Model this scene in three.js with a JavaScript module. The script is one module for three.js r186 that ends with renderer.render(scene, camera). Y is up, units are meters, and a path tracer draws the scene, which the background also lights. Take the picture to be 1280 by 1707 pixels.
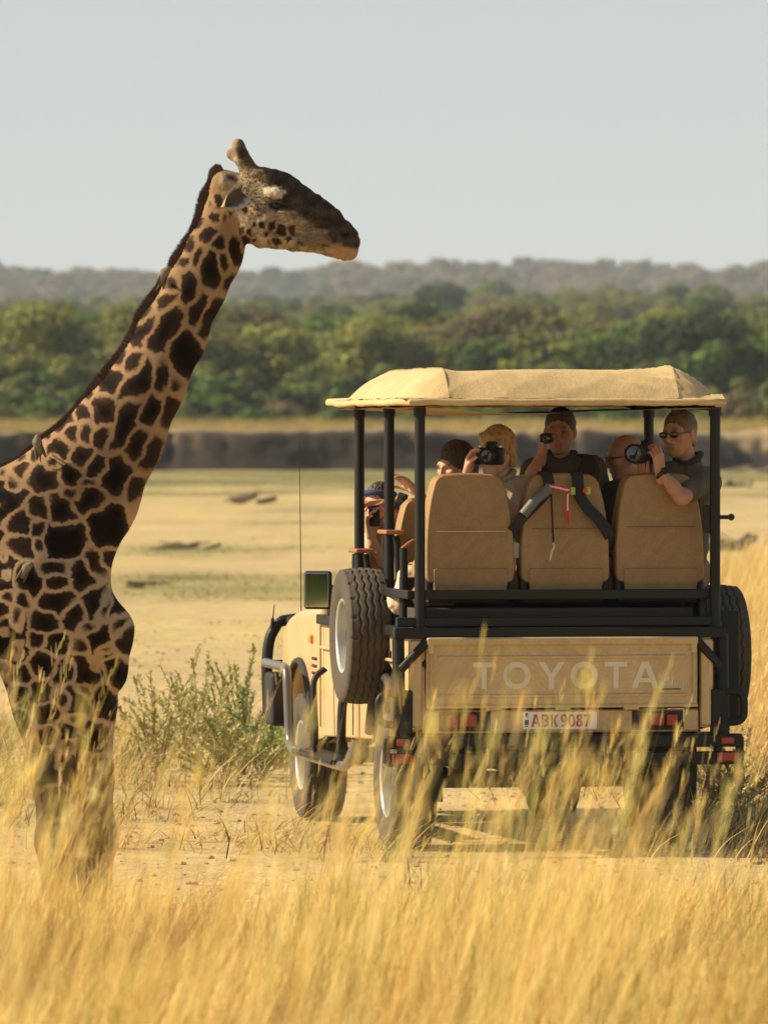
import * as THREE from 'three';
import { ImprovedNoise } from 'three/addons/math/ImprovedNoise.js';
import { RoundedBoxGeometry } from 'three/addons/geometries/RoundedBoxGeometry.js';
import { mergeGeometries } from 'three/addons/utils/BufferGeometryUtils.js';
import { FontLoader } from 'three/addons/loaders/FontLoader.js';
import { TextGeometry } from 'three/addons/geometries/TextGeometry.js';

// ------------------------------------------------------------------ camera, sky, sun, exposure
const F = 11400, EYE = 2.37, HORIZON = 734;            // long lens, in units of the 1280 x 1707 frame
const scene = new THREE.Scene();
const camera = new THREE.PerspectiveCamera(2 * Math.atan(853.5 / F) * 180 / Math.PI, 1280 / 1707, 1, 9000);
camera.position.set(0, EYE, 0);
camera.rotation.x = -Math.atan((853.5 - HORIZON) / F);
camera.focus = 37.9;
camera.userData.fStop = 5.8;
scene.add(camera);

const SUN_AZ = [-0.985, -0.01], SUN_EL = 34 * Math.PI / 180;
const sunDir = new THREE.Vector3(SUN_AZ[0], 0, SUN_AZ[1]).normalize().multiplyScalar(Math.cos(SUN_EL)).setY(Math.sin(SUN_EL));
{
  const W = 256, H = 128, data = new Float32Array(W * H * 4), lerp = THREE.MathUtils.lerp;
  for (let r = 0; r < H; r++) {
    const el = ((r + 0.5) / H - 0.5) * Math.PI, k = Math.pow(Math.max(0, Math.sin(el)), 0.42);
    for (let c = 0; c < W; c++) {
      const az = ((c + 0.5) / W - 0.5) * 2 * Math.PI, d = new THREE.Vector3(Math.cos(az) * Math.cos(el), Math.sin(el), Math.sin(az) * Math.cos(el));
      const g = 0.35 * Math.pow(Math.max(0, d.dot(sunDir)), 6), o = (r * W + c) * 4;
      data[o] = lerp(0.545, 0.078, k) + g * 0.9; data[o + 1] = lerp(0.568, 0.12, k) + g * 0.8; data[o + 2] = lerp(0.528, 0.195, k) + g * 0.6; data[o + 3] = 1;
      if (el < 0) { data[o] = 0.36; data[o + 1] = 0.29; data[o + 2] = 0.18; }
    }
  }
  const sky = new THREE.DataTexture(data, W, H, THREE.RGBAFormat, THREE.FloatType);
  sky.mapping = THREE.EquirectangularReflectionMapping; sky.magFilter = THREE.LinearFilter; sky.minFilter = THREE.LinearFilter; sky.needsUpdate = true;
  scene.background = sky; scene.environment = sky;
}
const sun = new THREE.DirectionalLight(new THREE.Color().setRGB(1, 0.83, 0.6), 5);
sun.position.copy(sunDir).multiplyScalar(60).add(new THREE.Vector3(0, 0, -38));
sun.target.position.set(0, 0, -38);
sun.castShadow = true; sun.shadow.radius = 1;
Object.assign(sun.shadow.camera, { left: -14, right: 14, top: 14, bottom: -14, near: 1, far: 160 });
sun.shadow.mapSize.set(4096, 4096);
scene.add(sun, sun.target);
scene.fog = new THREE.FogExp2(new THREE.Color().setRGB(0.84, 0.92, 0.97), 0.000095);
const renderer = new THREE.WebGLRenderer({ antialias: true });
renderer.toneMapping = THREE.LinearToneMapping;
renderer.toneMappingExposure = 1.53;
renderer.shadowMap.enabled = true;

// ------------------------------------------------------------------ helpers
const { lerp, clamp, smoothstep } = THREE.MathUtils;
const V = (x, y, z) => new THREE.Vector3(x, y, z);
function rand(seed) { let a = seed >>> 0; return () => { a = (a + 0x6d2b79f5) | 0; let t = Math.imul(a ^ (a >>> 15), 1 | a); t = (t + Math.imul(t ^ (t >>> 7), 61 | t)) ^ t; return ((t ^ (t >>> 14)) >>> 0) / 4294967296; }; }
const PN = new ImprovedNoise(), noise = (x, y = 0, z = 0) => PN.noise(x + 31.7, y + 17.3, z + 5.1);
const fbm = (x, y, z = 0, n = 4) => { let s = 0, a = 0.5; for (let i = 0; i < n; i++) { s += a * noise(x, y, z); x *= 2.03; y *= 2.03; z *= 2.03; a *= 0.5; } return s; };
const P = (px, py, D) => V((px - 640) * D / F, EYE - (py - HORIZON) * D / F, -D);   // a point of the frame at a depth, in metres
const col = (r, g, b) => new THREE.Color().setRGB(r, g, b);
const mat = (r, g, b, rough = 0.8, extra = {}) => new THREE.MeshPhysicalMaterial({ color: col(r, g, b), roughness: rough, ...extra });
const taken = {};
function numbered(n) { const k = (taken[n] = (taken[n] ?? -1) + 1); return k ? n + '_' + String(k).padStart(3, '0') : n; }
function shadows(m) { m.castShadow = true; m.receiveShadow = true; return m; }
function thing(name, label, category, pos, rotY = 0, group) {
  const o = new THREE.Group(); o.name = numbered(name); o.position.copy(pos); o.rotation.y = rotY; o.userData = { label, category }; if (group) o.userData.group = group; scene.add(o); return o;
}
function part(name, geo, m, parent, label) {   // a list gives one mesh for each piece
  if (Array.isArray(geo)) return geo.map((g) => part(name, g, m, parent, label))[0];
  const o = shadows(new THREE.Mesh(geo, m)); o.name = name; if (label) o.userData.label = label; parent.add(o); return o;
}
function structure(name, geo, m, label) { const o = shadows(new THREE.Mesh(geo, m)); o.name = numbered(name); o.userData = { kind: 'structure', label, category: name.replace(/_/g, ' ') }; scene.add(o); return o; }
function join(list) {
  const all = list.map((g) => { g = g.index ? g.toNonIndexed() : g; for (const k of Object.keys(g.attributes)) if (!['position', 'normal', 'uv'].includes(k)) g.deleteAttribute(k); if (!g.attributes.uv) g.setAttribute('uv', new THREE.Float32BufferAttribute(new Float32Array(g.attributes.position.count * 2), 2)); if (!g.attributes.normal) g.computeVertexNormals(); return g; });
  return all.length === 1 ? all[0] : mergeGeometries(all);
}
function box(w, h, d, x = 0, y = 0, z = 0, r = 0.008, seg = 2) { const g = new RoundedBoxGeometry(w, h, d, seg, Math.min(r, w / 2.01, h / 2.01, d / 2.01)); g.translate(x, y, z); return g; }
function tube(pts, r, seg = 40, rad = 10, closed = false, tension = 0.12) { return new THREE.TubeGeometry(new THREE.CatmullRomCurve3(pts.map((p) => p.isVector3 ? p : V(...p)), closed, 'catmullrom', tension), seg, r, rad, closed); }
function bar(a, b, r, r2 = r, rad = 12) {
  a = a.isVector3 ? a : V(...a); b = b.isVector3 ? b : V(...b); const d = b.clone().sub(a), g = new THREE.CylinderGeometry(r2, r, d.length(), rad, 1);
  g.applyQuaternion(new THREE.Quaternion().setFromUnitVectors(V(0, 1, 0), d.normalize())); g.translate((a.x + b.x) / 2, (a.y + b.y) / 2, (a.z + b.z) / 2); return g;
}
function disc(r, t, x, y, z, axis = 'z', seg = 28) { const g = new THREE.CylinderGeometry(r, r, t, seg); if (axis === 'z') g.rotateX(Math.PI / 2); if (axis === 'x') g.rotateZ(Math.PI / 2); g.translate(x, y, z); return g; }
function ball(r, x, y, z, sx = 1, sy = 1, sz = 1, seg = 16) { const g = new THREE.SphereGeometry(r, seg, seg * 0.75 | 0); g.scale(sx, sy, sz); g.translate(x, y, z); return g; }
function canvasTex(w, h, draw, srgb = true, rep) {
  const c = document.createElement('canvas'); c.width = w; c.height = h; draw(c.getContext('2d'), w, h);
  const t = new THREE.CanvasTexture(c); if (srgb) t.colorSpace = THREE.SRGBColorSpace; if (rep) { t.wrapS = t.wrapT = THREE.RepeatWrapping; t.repeat.set(...rep); } return t;
}
function dataTex(w, h, f, srgb, rep) {
  const d = new Uint8Array(w * h * 4); for (let y = 0; y < h; y++) for (let x = 0; x < w; x++) { const c = f(x / w, y / h), o = (y * w + x) * 4; d[o] = clamp(c[0], 0, 1) * 255; d[o + 1] = clamp(c[1], 0, 1) * 255; d[o + 2] = clamp(c[2], 0, 1) * 255; d[o + 3] = 255; }
  const t = new THREE.DataTexture(d, w, h); if (srgb) t.colorSpace = THREE.SRGBColorSpace; t.magFilter = THREE.LinearFilter; t.minFilter = THREE.LinearFilter; t.wrapS = t.wrapT = THREE.RepeatWrapping; if (rep) t.repeat.set(...rep); t.needsUpdate = true; return t;
}
// noise that tiles with period 1 in u and v
const tile = (u, v, f, s = 0) => { const a = u * 2 * Math.PI, b = v * 2 * Math.PI; return noise(Math.cos(a) * f + s, Math.sin(a) * f + Math.cos(b) * f * 0.9, Math.sin(b) * f * 0.9 - s); };
const dustTex = dataTex(512, 512, (u, v) => { const k = 0.95 + 0.06 * tile(u, v, 0.7) + 0.05 * tile(u, v, 3, 7) + 0.06 * tile(u, v, 15, 3); return [k, k * 0.985, k * 0.96]; }, true);
const grainTex = dataTex(512, 512, (u, v) => { const k = 0.5 + 0.35 * tile(u, v, 9) + 0.3 * tile(u, v, 26, 4); return [k, k, k]; }, false);

// ---- distance fields, meshed with surface nets
class Field {
  constructor(k = 0.03) { this.k = k; this.p = []; this.cut = []; this.lo = V(1e9, 1e9, 1e9); this.hi = V(-1e9, -1e9, -1e9); }
  grow(a, r) { for (const c of ['x', 'y', 'z']) { this.lo[c] = Math.min(this.lo[c], a[c] - r); this.hi[c] = Math.max(this.hi[c], a[c] + r); } }
  cap(a, b, ra, rb = ra, sz = 1, k = this.k) { const d = b.clone().sub(a); this.p.push([0, a.x, a.y, a.z, d.x, d.y, d.z / sz, ra, rb, 1 / sz, 1 / Math.max(1e-9, d.x * d.x + d.y * d.y + d.z * d.z / sz / sz), k]); this.grow(a, Math.max(ra, ra * sz)); this.grow(b, Math.max(rb, rb * sz)); return this; }
  chain(pts, sz = 1, k = this.k) { for (let i = 0; i + 1 < pts.length; i++) this.cap(pts[i][0], pts[i + 1][0], pts[i][1], pts[i + 1][1], sz, k); return this; }
  ell(c, r, q, k = this.k, minus = false) { const i = q ? q.clone().invert() : null, m = i ? new THREE.Matrix4().makeRotationFromQuaternion(i).elements : null; (minus ? this.cut : this.p).push([1, c.x, c.y, c.z, r.x, r.y, r.z, m, Math.min(r.x, r.y, r.z), 0, 0, k]); if (!minus) this.grow(c, Math.max(r.x, r.y, r.z)); return this; }
  one(p, x, y, z) {
    if (p[0] === 0) {
      const ax = x - p[1], ay = y - p[2], az = (z - p[3]) * p[9];
      let t = (ax * p[4] + ay * p[5] + az * p[6]) * p[10]; t = t < 0 ? 0 : t > 1 ? 1 : t;
      const dx = ax - p[4] * t, dy = ay - p[5] * t, dz = az - p[6] * t;
      return Math.sqrt(dx * dx + dy * dy + dz * dz) - (p[7] + (p[8] - p[7]) * t);
    }
    let ax = x - p[1], ay = y - p[2], az = z - p[3]; const m = p[7];
    if (m) { const bx = m[0] * ax + m[4] * ay + m[8] * az, by = m[1] * ax + m[5] * ay + m[9] * az; az = m[2] * ax + m[6] * ay + m[10] * az; ax = bx; ay = by; }
    ax /= p[4]; ay /= p[5]; az /= p[6]; const k0 = Math.sqrt(ax * ax + ay * ay + az * az), bx = ax / p[4], by = ay / p[5], bz = az / p[6], k1 = Math.sqrt(bx * bx + by * by + bz * bz);
    return k1 < 1e-9 ? -p[8] : k0 * (k0 - 1) / k1;
  }
  at(x, y, z) {
    let d = 1e9;
    for (const p of this.p) { const e = this.one(p, x, y, z), k = p[11], h = Math.abs(d - e); d = h < k ? Math.min(d, e) - (k - h) * (k - h) / (4 * k) : Math.min(d, e); }
    for (const p of this.cut) { const e = -this.one(p, x, y, z), k = p[11], h = Math.abs(d - e); d = h < k ? Math.max(d, e) + (k - h) * (k - h) / (4 * k) : Math.max(d, e); }
    return d;
  }
}
function nets(f, lo, hi, h, lip = 1.6, keep) {
  const nx = Math.ceil((hi.x - lo.x) / h) + 1, ny = Math.ceil((hi.y - lo.y) / h) + 1, nz = Math.ceil((hi.z - lo.z) / h) + 1, B = 4, val = new Float32Array(nx * ny * nz).fill(1);
  for (let bz = 0; bz < nz; bz += B) for (let by = 0; by < ny; by += B) for (let bx = 0; bx < nx; bx += B) {
    const c = f(lo.x + (bx + B / 2 - 0.5) * h, lo.y + (by + B / 2 - 0.5) * h, lo.z + (bz + B / 2 - 0.5) * h), far = Math.abs(c) > h * (B / 2 + 0.6) * 1.7321 * lip;
    for (let z = bz; z < Math.min(bz + B, nz); z++) for (let y = by; y < Math.min(by + B, ny); y++) for (let x = bx; x < Math.min(bx + B, nx); x++) val[(z * ny + y) * nx + x] = far ? c : f(lo.x + x * h, lo.y + y * h, lo.z + z * h);
  }
  const id = new Int32Array(nx * ny * nz).fill(-1), pos = [], idx = [], sx = 1, sy = nx, sz = nx * ny;
  const E = [[0, 1], [2, 3], [4, 5], [6, 7], [0, 2], [1, 3], [4, 6], [5, 7], [0, 4], [1, 5], [2, 6], [3, 7]], O = [0, 1, 2, 3, 4, 5, 6, 7].map((i) => (i & 1) * sx + ((i >> 1) & 1) * sy + (i >> 2) * sz);
  for (let z = 0; z < nz - 1; z++) for (let y = 0; y < ny - 1; y++) for (let x = 0; x < nx - 1; x++) {
    const i = z * sz + y * sy + x; let m = 0; for (let c = 0; c < 8; c++) if (val[i + O[c]] < 0) m |= 1 << c;
    if (m === 0 || m === 255) continue;
    let px = 0, py = 0, pz = 0, n = 0;
    for (const [a, b] of E) { const va = val[i + O[a]], vb = val[i + O[b]]; if ((va < 0) === (vb < 0)) continue; const t = va / (va - vb); px += (a & 1) + t * ((b & 1) - (a & 1)); py += ((a >> 1) & 1) + t * (((b >> 1) & 1) - ((a >> 1) & 1)); pz += (a >> 2) + t * ((b >> 2) - (a >> 2)); n++; }
    id[i] = pos.length / 3; pos.push(lo.x + (x + px / n) * h, lo.y + (y + py / n) * h, lo.z + (z + pz / n) * h);
  }
  const quad = (a, b, c, d, flip) => { if (a < 0 || b < 0 || c < 0 || d < 0) return; if (flip) idx.push(a, c, b, a, d, c); else idx.push(a, b, c, a, c, d); };
  for (let z = 1; z < nz - 1; z++) for (let y = 1; y < ny - 1; y++) for (let x = 1; x < nx - 1; x++) {
    const i = z * sz + y * sy + x, s = val[i] < 0;
    if (s !== (val[i + sx] < 0)) quad(id[i - sy - sz], id[i - sz], id[i], id[i - sy], !s);
    if (s !== (val[i + sy] < 0)) quad(id[i - sx - sz], id[i - sx], id[i], id[i - sz], !s);
    if (s !== (val[i + sz] < 0)) quad(id[i - sx - sy], id[i - sy], id[i], id[i - sx], !s);
  }
  const nor = new Float32Array(pos.length), e = h * 0.4;
  for (let i = 0; i < pos.length; i += 3) {
    const x = pos[i], y = pos[i + 1], z = pos[i + 2]; let a = f(x + e, y, z) - f(x - e, y, z), b = f(x, y + e, z) - f(x, y - e, z), c = f(x, y, z + e) - f(x, y, z - e); const l = Math.hypot(a, b, c) || 1;
    nor[i] = a / l; nor[i + 1] = b / l; nor[i + 2] = c / l;
  }
  const g = new THREE.BufferGeometry();
  g.setAttribute('position', new THREE.Float32BufferAttribute(pos, 3)); g.setAttribute('normal', new THREE.BufferAttribute(nor, 3)); g.setIndex(idx);
  return g;
}
function paint(g, f) { const p = g.attributes.position, n = g.attributes.normal, c = new Float32Array(p.count * 3); for (let i = 0; i < p.count; i++) { const r = f(p.getX(i), p.getY(i), p.getZ(i), n.getX(i), n.getY(i), n.getZ(i)); c[i * 3] = r[0]; c[i * 3 + 1] = r[1]; c[i * 3 + 2] = r[2]; } g.setAttribute('color', new THREE.BufferAttribute(c, 3)); return g; }
// geometries with a vertex colour, joined
function joinPainted(list) { return mergeGeometries(list.map((g) => { g = g.index ? g.toNonIndexed() : g; for (const k of Object.keys(g.attributes)) if (!['position', 'normal', 'color'].includes(k)) g.deleteAttribute(k); return g; })); }

// ------------------------------------------------------------------ the land
const bankD = (x) => 536 + 7 * noise(x * 0.021, 3) + 2.2 * noise(x * 0.13, 9);
function groundH(x, D) {
  const n = smoothstep(D, 8, 20);
  let h = 0.05 * n * noise(x * 0.35, D * 0.22) + 0.022 * noise(x * 1.3, D * 0.9, 4);
  if (D > 60) h += smoothstep(D, 60, 160) * (0.22 * noise(x * 0.05, D * 0.018, 2) + 0.12 * noise(x * 0.16, D * 0.06, 8));
  h -= 0.72 * Math.exp(-Math.pow(((x + 2.4) / 2.1) ** 2 + ((D - 34.2) / 2.6) ** 2, 1.5));
  h += 0.42 * smoothstep(x - 0.02 * (D - 45), 2.6, 4.4) * smoothstep(D, 46, 58) * (1 - smoothstep(D, 85, 120));
  const tr = Math.abs(x - 1.0 - 0.171 * (39 - D) * 0.985); if (D > 26 && D < 75) h *= lerp(0.35, 1, smoothstep(tr, 1.0, 2.2));
  return h;
}
function farH(x, D) {
  const d = Math.max(0, Math.min(D, 2000) - 560);
  let h = 3.0 + d * 0.0165 + d * d * 4.5e-6 + smoothstep(D, 600, 900) * 1.5 * noise(x * 0.02, D * 0.006, 5);
  h += smoothstep(D, 700, 1600) * 0.018 * x;
  return h;
}
function hillH(x, D) {
  const k = smoothstep(D, 2700, 4650);
  return 30 + k * (72 + 0.012 * x + 7 * noise(x * 0.006, 2.2) + 4.5 * noise(x * 0.017, 7.7) + 2.5 * noise(x * 0.04, D * 0.002, 1)) - 22 * smoothstep(D, 4800, 5600);
}
// where short green grass grows on the dry river bed
function greenAt(x, D) {
  let g = 0;
  const blob = (cx, cd, rx, rd, a) => { const q = ((x - cx) / rx) ** 2 + ((D - cd) / rd) ** 2; if (q < 4) g = Math.max(g, a * Math.exp(-q)); };
  blob(-2.6, 108, 3.4, 6, 0.75); blob(-3.6, 118, 1.7, 4, 0.9); blob(-3.75, 121, 0.55, 2.2, 1.3); blob(-0.8, 121, 0.8, 3, 0.9); blob(-1.0, 103, 1.6, 2.6, 0.7);
  blob(-4.3, 150, 1.4, 8, 0.9); blob(-2.0, 155, 0.5, 3, 0.5); blob(-3.2, 205, 1.4, 5, 0.35); blob(-1.8, 235, 3, 7, 0.3);
  blob(5.6, 96, 2.4, 9, 0.9); blob(9, 118, 3.5, 8, 0.7); blob(14, 300, 9, 14, 0.45); blob(22, 420, 9, 20, 0.9);
  if (D > 255) g = Math.max(g, smoothstep(D, 255, 330) * (0.48 + 0.9 * noise(x * 0.06, D * 0.022, 3) + 0.5 * noise(x * 0.2, D * 0.07, 6)) * (x > 8 && D < 400 ? 0.4 : 1));
  return clamp(g, 0, 1);
}
const sandTex = dataTex(1024, 1024, (u, v) => {
  const k = 0.93 + 0.08 * tile(u, v, 1.3) + 0.1 * tile(u, v, 5, 2) + 0.16 * tile(u, v, 17, 5) + 0.16 * tile(u, v, 48, 8);
  return [k, k * 0.99, k * 0.97];
}, true);
const sandBump = dataTex(1024, 1024, (u, v) => { const k = 0.5 + 0.3 * tile(u, v, 6, 2) + 0.28 * tile(u, v, 19, 5) + 0.25 * tile(u, v, 52, 8); return [k, k, k]; }, false);
const groundMat = new THREE.MeshStandardMaterial({ color: col(1, 1, 1), vertexColors: true, map: sandTex, bumpMap: sandBump, bumpScale: 0.006, roughness: 0.95 });
{
  const rows = []; for (let D = -260; D < 0; D += 20) rows.push(D); for (let D = 0; D < 24; D += 0.8) rows.push(D); for (let D = 24; D < 62; D += 0.25) rows.push(D); for (let D = 62, s = 0.4; D < 552; D += s, s = Math.min(3, s * 1.02)) rows.push(D);
  const NC = 150, pos = [], uv = [], c = [], idx = [];
  for (const D of rows) for (let i = 0; i <= NC; i++) {
    const u = i / NC * 2 - 1, X = 26 + 0.4 * Math.abs(D), x = Math.sign(u) * X * (0.22 * Math.abs(u) + 0.78 * Math.abs(u) ** 3);
    pos.push(x, groundH(x, D), -D); uv.push(x / 3.2, D / 3.2);
    const g = greenAt(x, D) * 0.8, damp = 0.5 + 0.5 * noise(x * 0.09, D * 0.035, 12), k = 0.96 + 0.14 * noise(x * 0.5, D * 0.16, 3) + 0.12 * noise(x * 0.12, D * 0.04, 30) + 0.08 * noise(x * 1.7, D * 0.5, 13), straw = smoothstep(noise(x * 0.22, D * 0.05, 41) + 0.4 * noise(x * 0.9, D * 0.2, 42), 0.0, 0.4) * 0.7 * smoothstep(D, 50, 90);
    const s = [lerp(lerp(0.63, 0.57, damp), 0.55, straw) * k, lerp(lerp(0.478, 0.425, damp), 0.45, straw) * k, lerp(lerp(0.222, 0.19, damp), 0.15, straw) * k];
    c.push(lerp(s[0], 0.3, g), lerp(s[1], 0.27, g), lerp(s[2], 0.085, g));
  }
  for (let r = 0; r + 1 < rows.length; r++) for (let i = 0; i < NC; i++) { const a = r * (NC + 1) + i, b = a + 1, d = a + NC + 1; idx.push(a, b, d, b, d + 1, d); }
  const g = new THREE.BufferGeometry(); g.setAttribute('position', new THREE.Float32BufferAttribute(pos, 3)); g.setAttribute('uv', new THREE.Float32BufferAttribute(uv, 2)); g.setAttribute('color', new THREE.Float32BufferAttribute(c, 3)); g.setIndex(idx); g.computeVertexNormals();
  structure('ground', g, groundMat, 'dry sandy river bed with pale tracks and faint green patches');
}
// the cut bank on the far side of the river bed
{
  const pos = [], c = [], idx = [], NR = 12, xs = []; for (let x = -150; x <= 150; x += x > -45 && x < 45 ? 0.35 : 2) xs.push(x);
  for (const x of xs) {
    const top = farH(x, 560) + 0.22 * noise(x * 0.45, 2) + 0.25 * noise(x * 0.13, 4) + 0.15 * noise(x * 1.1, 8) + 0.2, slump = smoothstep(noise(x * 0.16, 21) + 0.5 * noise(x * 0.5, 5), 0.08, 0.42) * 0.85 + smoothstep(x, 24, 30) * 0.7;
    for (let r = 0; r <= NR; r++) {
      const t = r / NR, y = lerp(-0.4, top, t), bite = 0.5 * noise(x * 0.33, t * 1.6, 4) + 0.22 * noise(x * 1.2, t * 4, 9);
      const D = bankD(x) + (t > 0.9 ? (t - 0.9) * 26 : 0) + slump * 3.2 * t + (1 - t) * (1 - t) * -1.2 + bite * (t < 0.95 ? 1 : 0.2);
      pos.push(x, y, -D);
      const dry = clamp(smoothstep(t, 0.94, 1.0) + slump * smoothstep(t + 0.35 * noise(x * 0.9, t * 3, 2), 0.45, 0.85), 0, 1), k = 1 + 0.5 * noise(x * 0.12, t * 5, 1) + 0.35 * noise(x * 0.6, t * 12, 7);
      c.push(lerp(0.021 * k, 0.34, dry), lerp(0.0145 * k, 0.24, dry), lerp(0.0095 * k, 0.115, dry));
    }
  }
  for (let i = 0; i + 1 < xs.length; i++) for (let r = 0; r < NR; r++) { const a = i * (NR + 1) + r, b = a + NR + 1; idx.push(a, b, a + 1, b, b + 1, a + 1); }
  const g = new THREE.BufferGeometry(); g.setAttribute('position', new THREE.Float32BufferAttribute(pos, 3)); g.setAttribute('color', new THREE.Float32BufferAttribute(c, 3)); g.setIndex(idx); g.computeVertexNormals();
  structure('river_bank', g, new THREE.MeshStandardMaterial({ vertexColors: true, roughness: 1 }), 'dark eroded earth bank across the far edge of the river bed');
}
function sheet(name, label, d0, d1, nr, half, hf, cf) {
  const NC = 90, pos = [], c = [], idx = [];
  for (let r = 0; r <= nr; r++) for (let i = 0; i <= NC; i++) { const D = lerp(d0, d1, r / nr), x = (i / NC * 2 - 1) * half(D); pos.push(x, hf(x, D), -D); c.push(...cf(x, D)); }
  for (let r = 0; r < nr; r++) for (let i = 0; i < NC; i++) { const a = r * (NC + 1) + i, b = a + 1, d = a + NC + 1; idx.push(a, b, d, b, d + 1, d); }
  const g = new THREE.BufferGeometry(); g.setAttribute('position', new THREE.Float32BufferAttribute(pos, 3)); g.setAttribute('color', new THREE.Float32BufferAttribute(c, 3)); g.setIndex(idx); g.computeVertexNormals();
  return structure(name, g, new THREE.MeshStandardMaterial({ vertexColors: true, roughness: 1 }), label);
}
sheet('grassland', 'dry yellow grassland rising behind the river bank under the bush', 540, 2760, 120, (D) => 150 + 0.3 * (D - 540), (x, D) => D > 2000 ? lerp(farH(x, D), 30, smoothstep(D, 2000, 2700)) : farH(x, D) - 0.02, (x, D) => { const k = 1 + 0.3 * noise(x * 0.05, D * 0.01), g = smoothstep(D, 590, 650); return [lerp(0.36, 0.13, g) * k, lerp(0.28, 0.13, g) * k, lerp(0.11, 0.05, g) * k]; });
sheet('hills', 'low hazy wooded hills along the horizon', 2650, 5600, 70, (D) => 900 + 0.1 * D, (x, D) => hillH(x, D) - (D < 2760 ? 1 : 0), (x, D) => { const k = 1 + 0.3 * noise(x * 0.02, D * 0.004); return [0.19 * k, 0.165 * k, 0.105 * k]; });

// ------------------------------------------------------------------ trees and bush
function crownGeo(seed, H, R, opt = {}) {
  const r = rand(seed), pos = [], nor = [], c = [], lobes = [], { lobesN = 15, leaf = 0.34, per = 120, low = 0.18, flat = 0.75, spread = 1 } = opt;
  for (let i = 0; i < lobesN; i++) { const a = r() * 6.283, q = Math.sqrt(r()), y = lerp(low, 0.86, r()), w = Math.sin(Math.PI * clamp(y * 0.86 + 0.14, 0, 1)); lobes.push([Math.cos(a) * q * R * 0.74 * w * spread, y * H, Math.sin(a) * q * R * 0.74 * w * spread, R * lerp(0.26, 0.5, r()), 0.72 + 0.56 * r(), r()]); }
  for (const [lx, ly, lz, lr, tone, hue] of lobes) for (let i = 0; i < per; i++) {
    const d = V(r() - 0.5, r() - 0.5, r() - 0.5).normalize(), q = lr * (0.5 + 0.55 * r()), o = V(lx + d.x * q, Math.max(0.02 * H, ly + d.y * q * flat), lz + d.z * q);
    const n = d.clone().add(V(r() - 0.5, r() - 0.3, r() - 0.5).multiplyScalar(1.3)).normalize(), s = leaf * lerp(0.55, 1.25, r()), t = V(r() - 0.5, r() - 0.5, r() - 0.5).cross(n).normalize().multiplyScalar(s), b = n.clone().cross(t).multiplyScalar(lerp(0.5, 0.9, r()));
    const A = o.clone().sub(t), B = o.clone().add(b), C = o.clone().add(t).addScaledVector(n, -0.15 * s), Dd = o.clone().sub(b), k = tone * (0.82 + 0.36 * r());
    for (const v of [A, C, B, A, Dd, C]) { pos.push(v.x, v.y, v.z); nor.push(n.x, n.y, n.z); c.push(k * lerp(0.92, 1.12, hue), k, k * lerp(1.1, 0.8, hue)); }
  }
  const g = new THREE.BufferGeometry(); g.setAttribute('position', new THREE.Float32BufferAttribute(pos, 3)); g.setAttribute('normal', new THREE.Float32BufferAttribute(nor, 3)); g.setAttribute('color', new THREE.Float32BufferAttribute(c, 3)); return g;
}
function trunkGeo(seed, H) { const r = rand(seed), l = [bar([0, -0.4, 0], [0.15 * (r() - 0.5), H * 0.45, 0.1], H * 0.035, H * 0.022, 7)]; for (let i = 0; i < 5; i++) { const a = r() * 6.28; l.push(bar([0, H * lerp(0.15, 0.42, r()), 0], [Math.cos(a) * H * 0.3, H * lerp(0.5, 0.75, r()), Math.sin(a) * H * 0.3], H * 0.018, H * 0.006, 6)); } return join(l); }
const leafMat = (r, g, b) => new THREE.MeshPhysicalMaterial({ color: col(r, g, b), vertexColors: true, roughness: 0.95, transmission: 0.35, thickness: 0, specularIntensity: 0.2 });
const barkMat = mat(0.13, 0.1, 0.075, 0.95);
const PROTO = [
  { c: crownGeo(11, 7, 3.9, { lobesN: 17 }), t: trunkGeo(1, 7), H: 7 },
  { c: crownGeo(22, 5.2, 3.6, { lobesN: 14, low: 0.1 }), t: trunkGeo(2, 5.2), H: 5.2 },
  { c: crownGeo(33, 9, 4.2, { lobesN: 19, low: 0.3 }), t: trunkGeo(3, 9), H: 9 },
  { c: crownGeo(44, 3.4, 2.9, { lobesN: 11, low: 0.08, leaf: 0.26 }), t: trunkGeo(4, 3.4), H: 3.4 },
  { c: crownGeo(55, 8, 4.9, { lobesN: 18, low: 0.42, flat: 0.55 }), t: trunkGeo(5, 8), H: 8 },
];
const SPECIES = { olive: leafMat(0.185, 0.215, 0.052), yellow: leafMat(0.225, 0.24, 0.062), green: leafMat(0.115, 0.195, 0.038), dark: leafMat(0.046, 0.07, 0.026), dry: leafMat(0.2, 0.165, 0.085) };
const WHITE = leafMat(1, 1, 1);
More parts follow.
